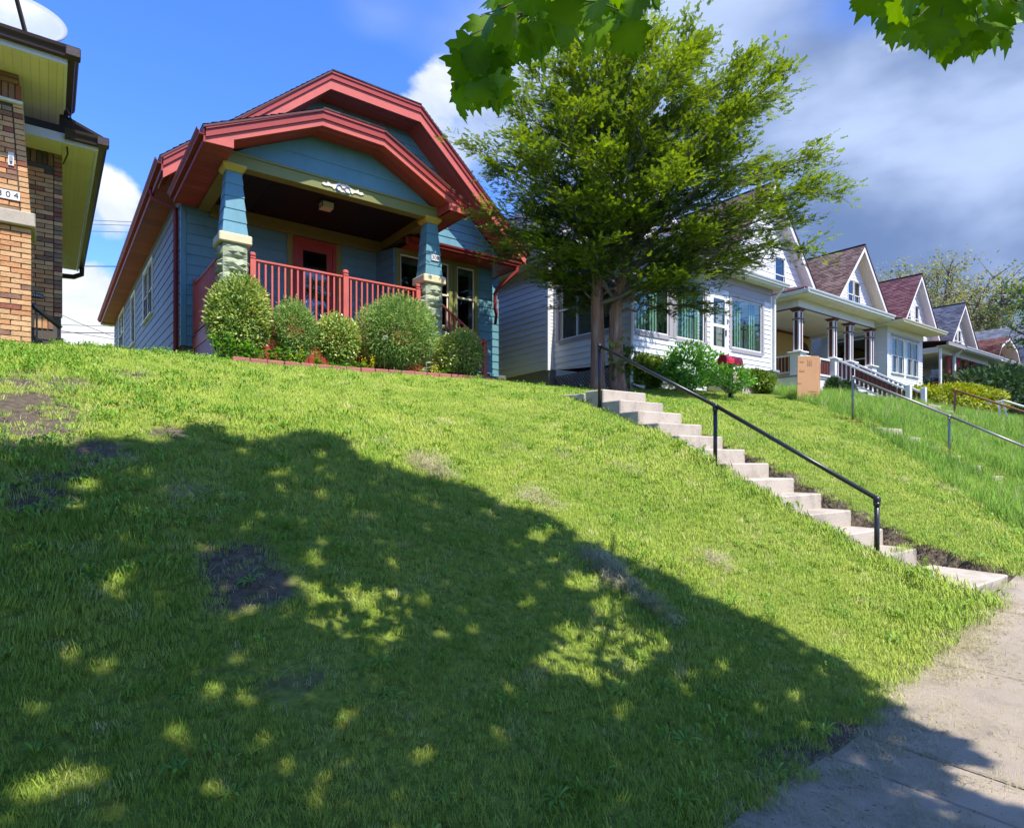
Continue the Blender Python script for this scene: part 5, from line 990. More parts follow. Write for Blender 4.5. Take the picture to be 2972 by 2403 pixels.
# ---------------- porch of the house with brown and white columns
fl = R(3.18); yp = 12.0; px = [22.55, 25.2, 26.6, 28.5]; zbm0, zbm1 = R(5.66), R(6.05)
for k in range(10): bx('floor_board', m_grey, HA, 22.3 + k * .64, 22.93 + k * .64, yp - .15, YGB + .4, fl - .06, fl, .003)
for k in range(10): bx('skirt_panel', m_wht2, HA, 22.35 + k * .63, 22.97 + k * .63, yp - .12, yp - .09, 3.6, fl - .07, .003)
bx('skirt_panel', m_wht2, HA, 22.32, 22.35, yp - .1, YGB + .4, 3.6, fl - .07, .003)
for i, x in enumerate(px):
    for y in ([yp + .1] if i else [yp + .1, YGB + .1]):
        p_ = bx('pier', m_white, HA, x - .21, x + .21, y - .21, y + .21, fl, fl + .82, .01); bx('pier_cap', m_white, p_, x - .28, x + .28, y - .28, y + .28, fl + .822, fl + .88, .01)
        c_ = bx('column', m_white, HA, x - .125, x + .125, y - .125, y + .125, fl + .882, zbm0 - .1, .006)
        bx('column_panel', m_brtrm, c_, x - .06, x + .06, y - .132, y - .1255, fl + .95, zbm0 - .42, 0); bx('column_panel', m_brtrm, c_, x - .132, x - .1255, y - .06, y + .06, fl + .95, zbm0 - .42, 0)
        bx('column_panel', m_brtrm, c_, x - .06, x + .06, y - .132, y - .1255, zbm0 - .34, zbm0 - .12, 0); bx('column_panel', m_brtrm, c_, x - .132, x - .1255, y - .06, y + .06, zbm0 - .34, zbm0 - .12, 0)
        bx('astragal', m_brtrm, c_, x - .155, x + .155, y - .155, y + .155, zbm0 - .40, zbm0 - .36, .008)
        s = MB(); a_, b_ = .13, .22; s.add([(x - a_, y - a_, zbm0 - .1), (x + a_, y - a_, zbm0 - .1), (x + a_, y + a_, zbm0 - .1), (x - a_, y + a_, zbm0 - .1), (x - b_, y - b_, zbm0 - .001), (x + b_, y - b_, zbm0 - .001), (x + b_, y + b_, zbm0 - .001), (x - b_, y + b_, zbm0 - .001)], [(3, 2, 1, 0), (4, 5, 6, 7)] + [(i_, (i_ + 1) % 4, (i_ + 1) % 4 + 4, i_ + 4) for i_ in range(4)]); s.obj('capital', m_brtrm, c_)
bx('beam', m_wht2, HA, 22.35, 28.7, yp - .03, yp + .22, zbm0, zbm1); bx('beam', m_wht2, HA, 22.35, 22.6, yp + .222, YGB + .4, zbm0 + .002, zbm1); bx('beam', m_wht2, HA, 28.45, 28.7, yp + .222, YGB + .4, zbm0 + .002, zbm1)
bx('beam_trim', m_brtrm, HA, 22.34, 28.71, yp - .045, yp - .031, zbm0 - .004, zbm0 + .05); bx('beam_trim', m_brtrm, HA, 22.33, 22.349, yp - .03, YGB + .4, zbm0 - .004, zbm0 + .05); bx('beam_trim', m_brtrm, HA, 22.6, 28.45, YGB + .3, YGB + .38, zbm0 + .01, zbm0 + .07)
bx('porch_ceiling', m_crsof, HA, 22.6, 28.45, yp + .22, YGB + .4, zbm0 + .10, zbm0 + .12, 0)
for k in range(18): bx('soffit_panel', m_crsof, HA, 21.95 + k * .4, 22.345 + k * .4, yp - .5, yp - .03, zbm1 - .02, zbm1 - .005, 0)
bx('soffit_panel', m_crsof, HA, 21.95, 22.35, yp - .03, YGB + .4, zbm1 - .02, zbm1 - .005, 0); bx('fascia_board', m_white, HA, 21.92, 29.1, yp - .53, yp - .502, zbm1 - .03, zbm1 + .14); bx('fascia_board', m_white, HA, 21.92, 21.948, yp - .5, YGB + .4, zbm1 - .03, zbm1 + .14)
gutterX(HA, m_white, 21.8, 29.2, yp - .53, zbm1 + .02, k=1.3); gutter(HA, m_white, 21.92, 0, yp - .68, YGB + .4, zbm1 + .02)
roof2((21.85, yp - .6, zbm1 + .16), (29.2, yp - .6, zbm1 + .16), (28.9, YGB + .45, R(7.0)), (23.0, YGB + .45, R(7.0)), m_shX, HA); roof2((21.85, YGB + .45, zbm1 + .16), (21.85, yp - .6, zbm1 + .16), (23.0, YGB + .45, R(7.0)), (22.9, YGB + .45, R(7.0)), m_shB, HA)
# railings
def slat_rail(A, B, zt, zb_, n, parent, slat=m_brtrm, rail=m_white, w=.09):
    A, B = Vector(A), Vector(B); beam('rail', rail, parent, (A.x, A.y, A.z + zt), (B.x, B.y, B.z + zt), .09, .07, .006); beam('rail', rail, parent, (A.x, A.y, A.z + zb_), (B.x, B.y, B.z + zb_), .07, .07, .006)
    for k in range(n): p = A.lerp(B, (k + .5) / n); bx('slat', slat, parent, p.x - w / 2 if abs(A.x - B.x) > .5 else p.x - .012, p.x + w / 2 if abs(A.x - B.x) > .5 else p.x + .012, p.y - .012 if abs(A.x - B.x) > .5 else p.y - w / 2, p.y + .012 if abs(A.x - B.x) > .5 else p.y + w / 2, p.z + zb_ + .035, p.z + zt - .035, .002)
slat_rail((22.8, yp + .1, fl), (24.98, yp + .1, fl), .78, .15, 17, HA); slat_rail((26.82, yp + .1, fl), (28.28, yp + .1, fl), .78, .15, 11, HA); slat_rail((22.55, yp + .33, fl), (22.55, YGB - .12, fl), .78, .15, 14, HA)
ybt = 9.35; zbt = R(1.75)
for k in range(8): bx('step', m_grey, HA, 25.25, 26.55, yp - .15 - .35 * (k + 1), yp - .13 - .35 * k, fl - .18 * (k + 1) - .05, fl - .18 * (k + 1), .006); bx('riser', m_wht2, HA, 25.27, 26.53, yp - .17 - .35 * k, yp - .15 - .35 * k, fl - .18 * (k + 1), fl - .18 * k - .06, 0)
for x in (25.2, 26.6):
    bx('newel_post', m_white, HA, x - .08, x + .08, ybt - .08, ybt + .08, zbt - .3, zbt + 1.0, .01); slat_rail((x, yp - .12, fl - .02), (x, ybt + .08, zbt), .82, .16, 15, HA, w=.1); beam('stringer', m_white, HA, (x, yp - .12, fl - .2), (x, ybt + .08, zbt - .1), .04, .25)
gl = bx('porch_light', m_black, HA, 24.95, 25.15, 13.2, 13.4, zbm0 + .06, zbm0 + .10, .01); s = MB(); s.tube([(25.05, 13.3, zbm0 + .06), (25.05, 13.3, zbm0), (25.05, 13.3, zbm0 - .08), (25.05, 13.3, zbm0 - .14), (25.05, 13.3, zbm0 - .17)], [.06, .12, .14, .11, .03], 12); s.obj('globe', m_lens, gl, True)
bx('entry_wall', m_yelw, HA, 25.75, 28.72, YGB + .36, YGB + .41, fl, zbm0 + .09, 0); ad = MB(); ad.prism([(28.0 + .5 * math.cos(a), YGB + .35, fl + 1.75 + .5 * math.sin(a)) for a in np.linspace(0, math.pi, 13)] + [(27.5, YGB + .35, fl), (28.5, YGB + .35, fl)], (0, -.03, 0)); ad.obj('arched_door', m_brtrm, HA)
window(HA, FRONT(YGB + .36), 24.8, 25.5, fl + .7, fl + 2.1, m_white, m_white, m_glass, cw=.1, depth=.3)
# ---------------- enclosed porch of the brown-roofed house
E0, E1 = 30.0, 33.95; zeb = R(6.0); we = [(30.45, 31.05, R(3.95), R(5.55)), (31.13, 31.73, R(3.95), R(5.55)), (32.1, 32.7, R(3.95), R(5.55)), (32.78, 33.38, R(3.95), R(5.55))]
siding(HB, FRONT(yp), [(E0, R(2.4)), (E1, R(2.4)), (E1, zeb), (E0, zeb)], .15, m_white, we); siding(HB, LEFT(E0), [(yp, R(2.4)), (YGB + .55, R(2.4)), (YGB + .55, zeb), (yp, zeb)], .15, m_white, [(12.7, 14.2, R(3.9), R(5.6))])
for w in we: window(HB, FRONT(yp), *w, m_white, m_white, m_gglass, cw=.06, split=.5, depth=.6)
window(HB, LEFT(E0), 12.7, 14.2, R(3.9), R(5.6), m_grey, m_white, m_glass, cw=.12, split=.45)
bx('corner_board', m_white, HB, E0 - .03, E0 + .12, yp - .034, yp - .012, R(2.4), zeb - .3); bx('frieze', m_wht2, HB, E0 - .035, E1 + .03, yp - .045, yp - .02, zeb - .26, zeb); bx('window_head', m_taupe, HB, 30.36, 33.46, yp - .075, yp - .045, R(5.6), R(5.68))
bx('soffit', m_crsof, HB, E0 - .35, E1 + .55, yp - .75, yp - .02, zeb + .001, zeb + .02, 0); bx('soffit', m_crsof, HB, E0 - .35, E0 - .01, yp - .02, YGB + .55, zeb + .001, zeb + .02, 0)
gutterX(HB, m_crsof, E0 - .4, E1 + .6, yp - .75, zeb + .0, k=1.2); gutter(HB, m_crsof, E0 - .35, 0, yp - .85, YGB + .55, zeb)
roof2((E0 - .4, yp - .8, zeb + .13), (E1 + .6, yp - .8, zeb + .13), (E1, YGB + .55, R(7.0)), (E0, YGB + .55, R(7.0)), m_shB, HB)
siding(HB, FRONT(YGB + .55), [(E1, R(2.6)), (36.3, R(2.6)), (36.3, R(6.6)), (E1, R(6.6))], .2, m_white, [(34.6, 35.4, R(3.6), R(5.2))]); window(HB, FRONT(YGB + .55), 34.6, 35.4, R(3.6), R(5.2), m_white, m_white, m_glass, cw=.1)
# ---------------- porch with red columns
flc = R(2.95); zc = R(5.45); xs_ = [37.0, 37.8, 39.1, 40.2, 41.4, 43.0]
bx('porch_floor', m_grey, HC, 35.9, 43.6, yp, YGB + .4, flc - .3, flc, .01)
for x in xs_[1:5]:
    s = MB(); s.tube([(x, yp + .15, flc), (x, yp + .15, zc - .5), (x, yp + .15, zc - .15), (x, yp + .15, zc)], [.10, .10, .11, .17], 4); s.obj('column', m_redd, HC)
bx('beam', m_wht2, HC, 36.0, 43.5, yp, yp + .3, zc, zc + .28); bx('porch_ceiling', m_crsof, HC, 36.0, 43.5, yp + .3, YGB + .4, zc + .1, zc + .12, 0); bx('soffit', m_wht2, HC, 35.7, 43.9, yp - .45, yp, zc + .26, zc + .28, 0)
bx('beam', m_wht2, HC, 36.0, 36.25, yp + .302, YGB + .4, zc, zc + .275)
bx('fascia_board', m_wht2, HC, 35.7, 43.9, yp - .48, yp - .45, zc + .24, zc + .42); gutterX(HC, m_white, 38.0, 43.9, yp - .48, zc + .3, k=1.2); bx('flashing', m_shD.copy() if False else m_grey, HC, 35.65, 38.0, yp - .56, yp - .48, zc + .25, zc + .43)
roof2((35.65, yp - .55, zc + .44), (43.9, yp - .55, zc + .44), (43.7, YGB + .4, zc + .85), (35.9, YGB + .4, zc + .85), m_shD, HC)
slat_rail((36.1, yp + .1, flc), (39.0, yp + .1, flc), .85, .1, 20, HC, m_redd, m_redd, .05)
for x in (36.1, 37.6): bx('newel_post', m_redd, HC, x - .09, x + .09, yp + .0, yp + .2, flc - .8, flc + 1.0, .01)
MB().tube([(35.95, yp - .1, zc + .2), (35.95, yp - .1, 3.8)], .07, 6).obj('downspout', m_wht2, HC); drop(HC, m_white, 38.0, yp - .05, zc + .35, 3.7, .085)
for a, b in ((38.2, 39.0), (41.0, 42.2)): window(HC, FRONT(YGB + .43), a, b, R(3.6), R(5.0), m_white, m_white, m_glass, cw=.1, depth=.3)
# ---------------- porch with white tapered columns
fld = R(2.5); zd = R(5.25); bx('porch_floor', m_grey, HD, 44.4, 50.6, yp, YGB + .4, fld - .3, fld, .01)
for x in (45.1, 48.2, 50.3):
    s = MB(); s.tube([(x, yp + .3, fld), (x, yp + .3, zd)], [.48, .34], 4); s.obj('column', m_white, HD)
bx('beam', m_white, HD, 44.5, 50.8, yp + .1, yp + .5, zd, zd + .45); bx('soffit', m_crsof, HD, 43.9, 51.3, yp - .5, YGB + .4, zd + .44, zd + .46, 0); gutterX(HD, m_white, 43.9, 51.3, yp - .5, zd + .45, k=1.3)
roof2((43.9, yp - .55, zd + .6), (51.3, yp - .55, zd + .6), (50.4, YGB + .4, zd + 1.2), (44.8, YGB + .4, zd + 1.2), m_shG, HD)
window(HD, FRONT(YGB + .43), 46.2, 47.6, R(3.4), R(4.9), m_white, m_white, m_glass, cw=.1, depth=.3)
# far porch roof of the next house
bx('porch_beam', m_white, HE, 52.4, 57.5, yp + .1, yp + .4, R(4.2), R(4.6)); roof2((52.0, yp - .3, R(4.65)), (57.8, yp - .3, R(4.65)), (57.5, YGB + .3, R(5.6)), (52.3, YGB + .3, R(5.6)), m_shE, HE)
for x in (52.7, 55.0, 57.2): bx('column', m_white, HE, x - .14, x + .14, yp + .12, yp + .38, R(2.2), R(4.2), .01)
# small far house in the gap at the left
fa = P(285, 1040, Y=60); FH = thing('distant_house', 'tiny distant house with a pale gable in the gap between the houses', 'house', (fa.x, 60, fa.z - 4))
q = lambda u, v: P(u, v, Y=60); pk = q(306, 1018); s = MB(); s.prism([q(270, 1034), q(345, 1013), q(350, 1045), q(265, 1050)], (0, 6, 0)); s.obj('wall', m_white, FH); s = MB(); s.prism([q(266, 1034), q(346, 1012), q(346, 1015), q(266, 1037)], (0, 6, 0)); s.obj('roof', m_shD, FH); s = MB(); s.prism([q(280, 1020), q(292, 1020), q(292, 1036), q(280, 1036)], (0, 1, 0)); s.obj('chimney', m_bricks[1], FH)
# roof aerial
an = P(2931, 900, Y=24); AN = thing('roof_aerial', 'thin roof aerial rising behind the far roofs', 'aerial', P(2931, 975, Y=24))
MB().tube([P(2931, 975, Y=24), P(2931, 896, Y=24)], .05, 6).obj('mast', m_black, AN); MB().tube([P(2885, 908, Y=24), P(2940, 899, Y=24)], .035, 5).obj('boom', m_black, AN)
for f in (.05, .3, .55, .8): p = P(2885 + 55 * f, 908 - 9 * f, Y=24); MB().tube([p + Vector((.0, 0, .35)), p - Vector((.0, 0, .3))], .025, 4).obj('element', m_black, AN)
# utility wires in the gap
WR = [((262, 639), (400, 648), 'upper'), ((262, 651), (400, 657), 'second'), ((260, 671), (400, 677), 'third'), ((180, 773), (400, 774), 'thick'), ((170, 885), (420, 960), 'sagging'), ((170, 943), (420, 951), 'paired'), ((170, 965), (420, 969), 'cable'), ((170, 960), (420, 1000), 'dropping'), ((240, 1027), (420, 965), 'rising')]
WL = ['highest thin utility wire in the gap between brick house and bungalow', 'second highest thin wire, just below the topmost', 'third thin wire down, faint and nearly level', 'single thick level wire at mid height in the gap', 'sagging wire sloping down from the brick house', 'nearly level thin wire above the heavy cable', 'heavy dark cable low in the gap over the lawn', 'thin wire dropping steeply below the heavy cable', 'lowest wire, rising towards the bungalow eave']
for i, (a, b, nm) in enumerate(WR):
    A, B = P(a[0] - 120, a[1] - (b[1] - a[1]) * .5, Y=40), P(b[0] + 260, b[1] + (b[1] - a[1]) * 1.0, Y=40); pts = [A.lerp(B, t) - Vector((0, 0, (.0 if nm != 'sagging' else .9) * 4 * t * (1 - t))) for t in np.linspace(0, 1, 9)]
    tag(MB().tube(pts, .022 if nm in ('thick', 'cable') else .012, 4).obj('utility_wire', m_black), WL[i], 'wire', 'utility wires between the brick house and the blue bungalow')
# ================================================================== vegetation
def unit(v): return v / np.maximum(np.linalg.norm(v, axis=-1, keepdims=True), 1e-9)
def leafcloud(name, parent, mat, pos, d, nrm, size, tv, tf, tint):
    ta = np.zeros(len(tv)); ta[0] = .35 if len(tv) > 20 and len(tf[0]) == 3 else 0
    """stamp a leaf template (tv: x along the leaf, y across, z up; tf faces) at every pos, pointing d, facing nrm"""
    pos = np.asarray(pos, float); N_ = len(pos); d = unit(np.asarray(d, float)); y = unit(np.cross(np.asarray(nrm, float), d)); z = np.cross(d, y); tv = np.asarray(tv, float)
    V = pos[:, None] + size[:, None, None] * (tv[None, :, 0:1] * d[:, None] + tv[None, :, 1:2] * y[:, None] + tv[None, :, 2:3] * z[:, None])
    F = np.asarray(tf)[None] + (np.arange(N_) * len(tv))[:, None, None]
    me = bpy.data.meshes.new(name); rawmesh(me, V.reshape(-1, 3), F.reshape(-1, len(tf[0])), np.repeat(np.asarray(tint, float), len(tv)) + np.tile(ta, N_)); me.materials.append(mat)
    return put(bpy.data.objects.new(name, me), parent, (0, 0, 0))
OVAL = ([(0, -.04, 0), (0, .04, 0), (.45, .26, .05), (.45, -.26, .05), (1, .02, -.06), (1, -.02, -.06)], [(0, 3, 2, 1), (3, 5, 4, 2)])
NARROW = ([(0, -.03, 0), (0, .03, 0), (.5, .14, .04), (.5, -.14, .04), (1, .01, -.05), (1, -.01, -.05)], [(0, 3, 2, 1), (3, 5, 4, 2)])
def spray_t(n=8, L=.34, seed=1):
    r = np.random.default_rng(seed); V = []; F = []
    for i in range(n):
        for sg in (-1, 1):
            f = (i + .5) / n; x = f; a = math.radians(48 - 14 * f) ; l = L * (1 - .45 * f) * r.uniform(.8, 1.15); w = .075; dz = r.uniform(-.08, .12); b = len(V)
            ex, ey = x + l * math.cos(a), sg * l * math.sin(a); px, py = -math.sin(a) * w, sg * math.cos(a) * w
            V += [(x - px * .5, -py * .5, 0), (x + px * .5, py * .5, 0), (ex + px * .6, ey + py * .6, dz * .7), (ex - px * .6, ey - py * .6, dz * .7)]; F.append((b, b + 1, b + 2, b + 3))
    return V, F
def maple_t():
    half = [(0.0, .0), (-.06, .22), (.02, .40), (.16, .30), (.24, .48), (.38, .62), (.42, .44), (.52, .40), (.50, .26), (.66, .34), (.70, .22), (.80, .20), (.78, .10), (1.0, 0.0)]
    # 5 pointed lobes: outline goes from the stalk round one side to the tip
    pts = half + [(x, -y) for x, y in half[-2:0:-1]]; c = (.36, 0.0); V = [(c[0], c[1], .05)] + [(x, y, .05 - .28 * ((x - .36) ** 2 + y * y) - (.05 if abs(y) < .02 else 0)) for x, y in pts]; n = len(pts)
    return V, [(0, 1 + i, 1 + (i + 1) % n) for i in range(n)]
MAPLE = maple_t(); SPR = spray_t()
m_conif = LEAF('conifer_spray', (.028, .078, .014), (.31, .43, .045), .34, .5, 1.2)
m_maple = LEAF('maple_leaf', (.075, .20, .010), (.19, .38, .018), .62, .4, .8)
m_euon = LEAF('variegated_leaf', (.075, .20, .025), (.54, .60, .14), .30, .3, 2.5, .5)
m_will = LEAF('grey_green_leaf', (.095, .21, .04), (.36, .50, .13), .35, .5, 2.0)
m_leaf = LEAF('fresh_green_leaf', (.05, .19, .02), (.22, .48, .06), .40, .35, 2.0)
m_vine = LEAF('vine_leaf', (.06, .13, .02), (.26, .36, .05), .35, .4, 2.0)
m_hedge = LEAF('golden_hedge_leaf', (.10, .18, .015), (.55, .55, .05), .35, .4, 1.5)
m_junip = LEAF('juniper_needles', (.018, .05, .02), (.08, .15, .045), .15, .6, 1.5)
m_locust = LEAF('pale_locust_leaf', (.17, .20, .06), (.42, .40, .14), .45, .5, .25)
m_bgtree = LEAF('tree_leaf', (.035, .10, .015), (.15, .28, .035), .45, .45, .4)
m_yflow = LEAF('yellow_flower', (.55, .50, .02), (.80, .70, .04), .3, .5, 3)
m_stem = M('plant_stem', (.09, .14, .04), .7, .2)
def curve(A, B, sag, n=7, wob=.06, r=RNG):
    A, B = np.asarray(A, float), np.asarray(B, float); L = np.linalg.norm(B - A); t = np.linspace(0, 1, n)[:, None]; o = r.normal(size=(n, 3)) * wob * L; o[0] = o[-1] = 0
    return A + (B - A) * t + np.array([0, 0, 1]) * (sag * L * 4 * t * (1 - t)) + o * (4 * t * (1 - t))
# ------------------------------------------------------------------ conifer in the garden
TB = np.array([10.22, 10.0, float(terr(10.22, 10.0)) - .05]); CT = thing('conifer_tree', 'broad yellow-green conifer with two red-brown trunks before the white house', 'tree', TB)
rt3 = np.array([RT[0], RT[1], 0]); fw3 = np.array([FW[0], FW[1], 0]); up3 = np.array([0, 0, 1.0])
def trunkmesh(pts, rad, name, mat, parent, n=26, seed=3, flute=.10):
    r = np.random.default_rng(seed); m = MB(); m.tube([tuple(p) for p in pts], rad, n, True); ph = r.uniform(0, 6.28, 4)
    V = np.array(m.v)
    for i in range(len(pts)):
        c = np.asarray(pts[i], float)
        for k in range(n): j = i * n + k; V[j] = c + (V[j] - c) * (1 + flute * math.sin(3 * 2 * math.pi * k / n + ph[0] + i * .3) + flute * .7 * math.sin(5 * 2 * math.pi * k / n + ph[1] - i * .5))
    m.v = [tuple(v) for v in V]; return m.obj(name, mat, parent, True)
T1 = [TB + [-.20, .1, -.1], TB + [-.18, .1, .4], TB + [-.16, .12, 1.2], TB + [-.17, .13, 2.0], TB + [-.22, .1, 2.8], TB + [-.35, .2, 4.2], TB + [-.3, .3, 6.0]]
T2 = [TB + [.26, -.18, -.1], TB + [.22, -.16, .4], TB + [.20, -.13, 1.2], TB + [.20, -.12, 1.9], TB + [.38, -.2, 2.8], TB + [.75, -.35, 4.4], TB + [1.2, -.5, 6.6]]
trunkmesh(T1, [.22, .165, .145, .13, .11, .08, .03], 'trunk', m_bark, CT); trunkmesh(T2, [.23, .17, .15, .135, .11, .08, .03], 'trunk', m_bark, CT, seed=5)
cc = np.array([10.90, 9.42, 7.8]); RA, RB, RC = 3.35, 2.7, 3.15
limbs = MB(); twigs = []; r9 = np.random.default_rng(21)
nl = 92
for i in range(nl):
    g = (i + .5) / nl; ph = i * 2.39996 + r9.uniform(-.3, .3)
    zz = -0.96 + 1.96 * g ** .85; q = math.sqrt(max(0, 1 - min(1, zz) ** 2)); sc = r9.uniform(.80, 1.08)
    lat = RA * (1.0 + (.14 if zz < .25 else .0)); e = cc + (rt3 * (lat * q * math.cos(ph)) + fw3 * (RB * q * math.sin(ph))) * sc + up3 * (RC * zz * sc)
    tr = T1 if r9.uniform() < .5 else T2; hh = np.interp(zz, [-.8, 0, 1], [2.0, 2.9, 4.6]) * r9.uniform(.9, 1.1); a = np.array([np.interp(hh, [p[2] - TB[2] for p in tr], [p[k] for p in tr]) for k in range(3)])
    c = curve(a, e, .05 if zz > -.3 else .10, 9, .035, r9); L = np.linalg.norm(e - a); r0 = .022 + .008 * L; limbs.tube([tuple(p) for p in c], list(np.linspace(r0, .008, 9)), 5, False)
    for k in range(2, 9):
        for m_ in range(3):
            if k == 8: s = c[8]; dirv = c[8] - c[7]
            else: f = r9.uniform(); s = c[k] * (1 - f) + c[min(8, k + 1)] * f; dirv = c[min(8, k + 1)] - c[k - 1]
            dirv = unit(dirv * [1, 1, .45]); side = unit(np.cross(dirv, up3)) * r9.choice((-1, 1)); l2 = r9.uniform(.5, 1.15) * (1.2 - .06 * k); e2 = s + (dirv * r9.uniform(.45, .9) + side * r9.uniform(.2, .8) + up3 * r9.uniform(-.12, .16)) * l2
            c2 = curve(s, e2, .03, 5, .04, r9); limbs.tube([tuple(p) for p in c2], list(np.linspace(.010, .003, 5)), 3, False)
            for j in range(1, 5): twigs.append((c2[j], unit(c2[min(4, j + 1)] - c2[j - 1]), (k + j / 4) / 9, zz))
limbs.obj('branches', m_bark2, CT, True)
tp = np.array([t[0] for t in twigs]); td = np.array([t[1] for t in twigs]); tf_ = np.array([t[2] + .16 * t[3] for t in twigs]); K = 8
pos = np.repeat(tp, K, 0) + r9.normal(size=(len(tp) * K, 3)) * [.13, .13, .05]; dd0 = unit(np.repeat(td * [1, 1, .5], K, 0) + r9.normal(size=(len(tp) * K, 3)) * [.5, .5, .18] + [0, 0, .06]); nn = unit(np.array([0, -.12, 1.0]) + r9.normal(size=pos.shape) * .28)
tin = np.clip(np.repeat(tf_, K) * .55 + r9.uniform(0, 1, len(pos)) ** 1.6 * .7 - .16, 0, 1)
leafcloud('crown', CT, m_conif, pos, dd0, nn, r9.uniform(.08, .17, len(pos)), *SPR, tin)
# small sprout of needles at the foot of the trunk
n = 160; a = r9.uniform(0, 6.28, n); pos = TB + np.stack([.3 + .35 * np.cos(a) * r9.uniform(.3, 1, n), -.25 + .3 * np.sin(a) * r9.uniform(.3, 1, n), .75 + r9.normal(size=n) * .22], -1)
leafcloud('foliage', CT, m_conif, pos, unit(r9.normal(size=(n, 3)) + [0, -.4, .2]), unit(r9.normal(size=(n, 3)) * .5 + [0, 0, 1]), r9.uniform(.13, .24, n), *SPR, r9.uniform(0, .6, n))
# ------------------------------------------------------------------ street maple whose crown shades the bank
SHP = np.array([(-900, 1360), (0, 1305), (200, 1300), (280, 1278), (400, 1290), (515, 1285), (560, 1238), (610, 1240), (690, 1268), (760, 1275), (860, 1258), (960, 1268), (1005, 1290), (1010, 1322), (1080, 1352), (1180, 1383), (1260, 1398), (1390, 1420), (1440, 1462), (1560, 1500), (1620, 1542), (1700, 1570), (1750, 1602), (1850, 1650), (1950, 1682), (2000, 1712), (2100, 1762), (2250, 1822), (2400, 1902), (2500, 1962), (2560, 2012), (2575, 2070), (2640, 2120), (2720, 2130), (2850, 2205), (2720, 2200), (2660, 2185), (2700, 2240), (2990, 2370), (3300, 2600), (3300, 9000), (-3000, 9000), (-3000, 1500)], float)
HOL = [(130, 2270, 105, 65), (580, 2190, 55, 90), (600, 2010, 45, 75), (800, 2250, 55, 48), (1640, 1925, 75, 45), (1730, 1890, 45, 40), (1765, 1800, 55, 40), (1850, 1870, 95, 55), (1790, 2060, 55, 40), (1530, 1735, 35, 24), (1560, 1550, 55, 18), (1740, 1755, 45, 35), (1690, 1690, 70, 30), (250, 1400, 42, 26), (350, 1690, 45, 24), (2500, 2190, 70, 22), (2290, 2020, 40, 28), (1420, 1490, 30, 14), (1960, 1960, 60, 30), (2390, 1960, 35, 22), (1130, 1480, 30, 15)]
def inpoly(u, v, poly):
    c = np.zeros(u.shape, bool); j = len(poly) - 1
    for i in range(len(poly)):
        (x1, y1), (x2, y2) = poly[i], poly[j]; t = ((y1 > v) != (y2 > v)) & (u < (x2 - x1) * (v - y1) / (y2 - y1 + 1e-12) + x1); c ^= t; j = i
    return c
def shadowmask(X, Y, Z):
    zc = FW[0] * X + FW[1] * Y; xc_ = RT[0] * X + RT[1] * Y; ok = zc > .25; zs_ = np.where(ok, zc, 1); u = CU + FPX * xc_ / zs_; v = HV - FPX * (Z - EYE) / zs_
    m = inpoly(u, v, SHP)
    for a, b, ru, rv in HOL: m &= ((u - a) / ru) ** 2 + ((v - b) / rv) ** 2 > 1
    return m & ok | (~ok & (X > -6.5))
S3 = np.array(SUN_DIR); rm = np.random.default_rng(77)
n = 76000; X = rm.uniform(-7, 5.9, n); Y = rm.uniform(-1.5, 8.5, n); Z = np.where(Y > edgeY(X), terr(X, Y), gradeX(X)); k = shadowmask(X, Y, Z); X, Y, Z = X[k], Y[k], Z[k]
cl = np.sin(X * 1.9 + 2 * np.sin(Y * 1.3)) * np.sin(Y * 1.7 + X * .6); rr = np.hypot((X + .2) / 6.3, (Y - 3.2) / 5.2)
h = 3.4 + 4.6 * np.sqrt(np.clip(1 - rr ** 2, .02, 1)) * rm.uniform(.25, 1, len(X)) + cl * .5
for it in range(30):
    pos = np.stack([X, Y, Z], -1) + S3[None] * (h / S3[2])[:, None]; zc = FW[0] * pos[:, 0] + FW[1] * pos[:, 1]; bad = (zc > .2) & ((pos[:, 2] - EYE) / np.maximum(zc, .2) < .86) & (np.abs(RT[0] * pos[:, 0] + RT[1] * pos[:, 1]) / np.maximum(zc, .2) < .95); h = np.where(bad, h + .35, h)
keep = h < 11; pos = pos[keep]; pos = pos[rm.uniform(size=len(pos)) < .85]
for hubp in (P(1560, 130, Y=None, Z=3.0), P(2720, 40, Z=3.1)):
    w_ = pos - np.array(hubp); al = w_ @ S3; dl = np.linalg.norm(w_ - al[:, None] * S3, axis=1); pos = pos[~((al > 0) & (dl < .30))]
MT = thing('maple_tree', 'street maple overhead with hanging green leaves that shades the bank', 'tree', (1.0, -1.8, 0)); NL = len(pos)
dn_ = unit(rm.normal(size=(NL, 3)) * [1, 1, .35] + [0, 0, -.45]); nn = unit(rm.normal(size=(NL, 3)) * .55 + [0, 0, 1])
leafcloud('crown', MT, m_maple, pos, dn_, nn, rm.uniform(.11, .19, NL), *MAPLE, rm.uniform(0, 1, NL))
trunkmesh([(1.0, -1.8, -.2), (1.0, -1.8, .4), (1.02, -1.78, 1.4), (1.0, -1.7, 2.6), (.95, -1.6, 4.0)], [.42, .33, .28, .26, .20], 'trunk', m_bark2, MT, 16, 9, .06)
br_ = MB(); far = pos[rm.choice(NL, 60)]
for e in far:
    a = np.array([1.0, -1.7, rm.uniform(2.5, 4.0)]); c = curve(a, e, .12, 8, .03, rm); zc = c @ np.array([FW[0], FW[1], 0]); el = (c[:, 2] - EYE) / np.maximum(zc, .05)
    if np.any((zc > .15) & (el < .84)): continue
    br_.tube([tuple(p) for p in c], list(np.linspace(.09, .012, 8)), 6, False)
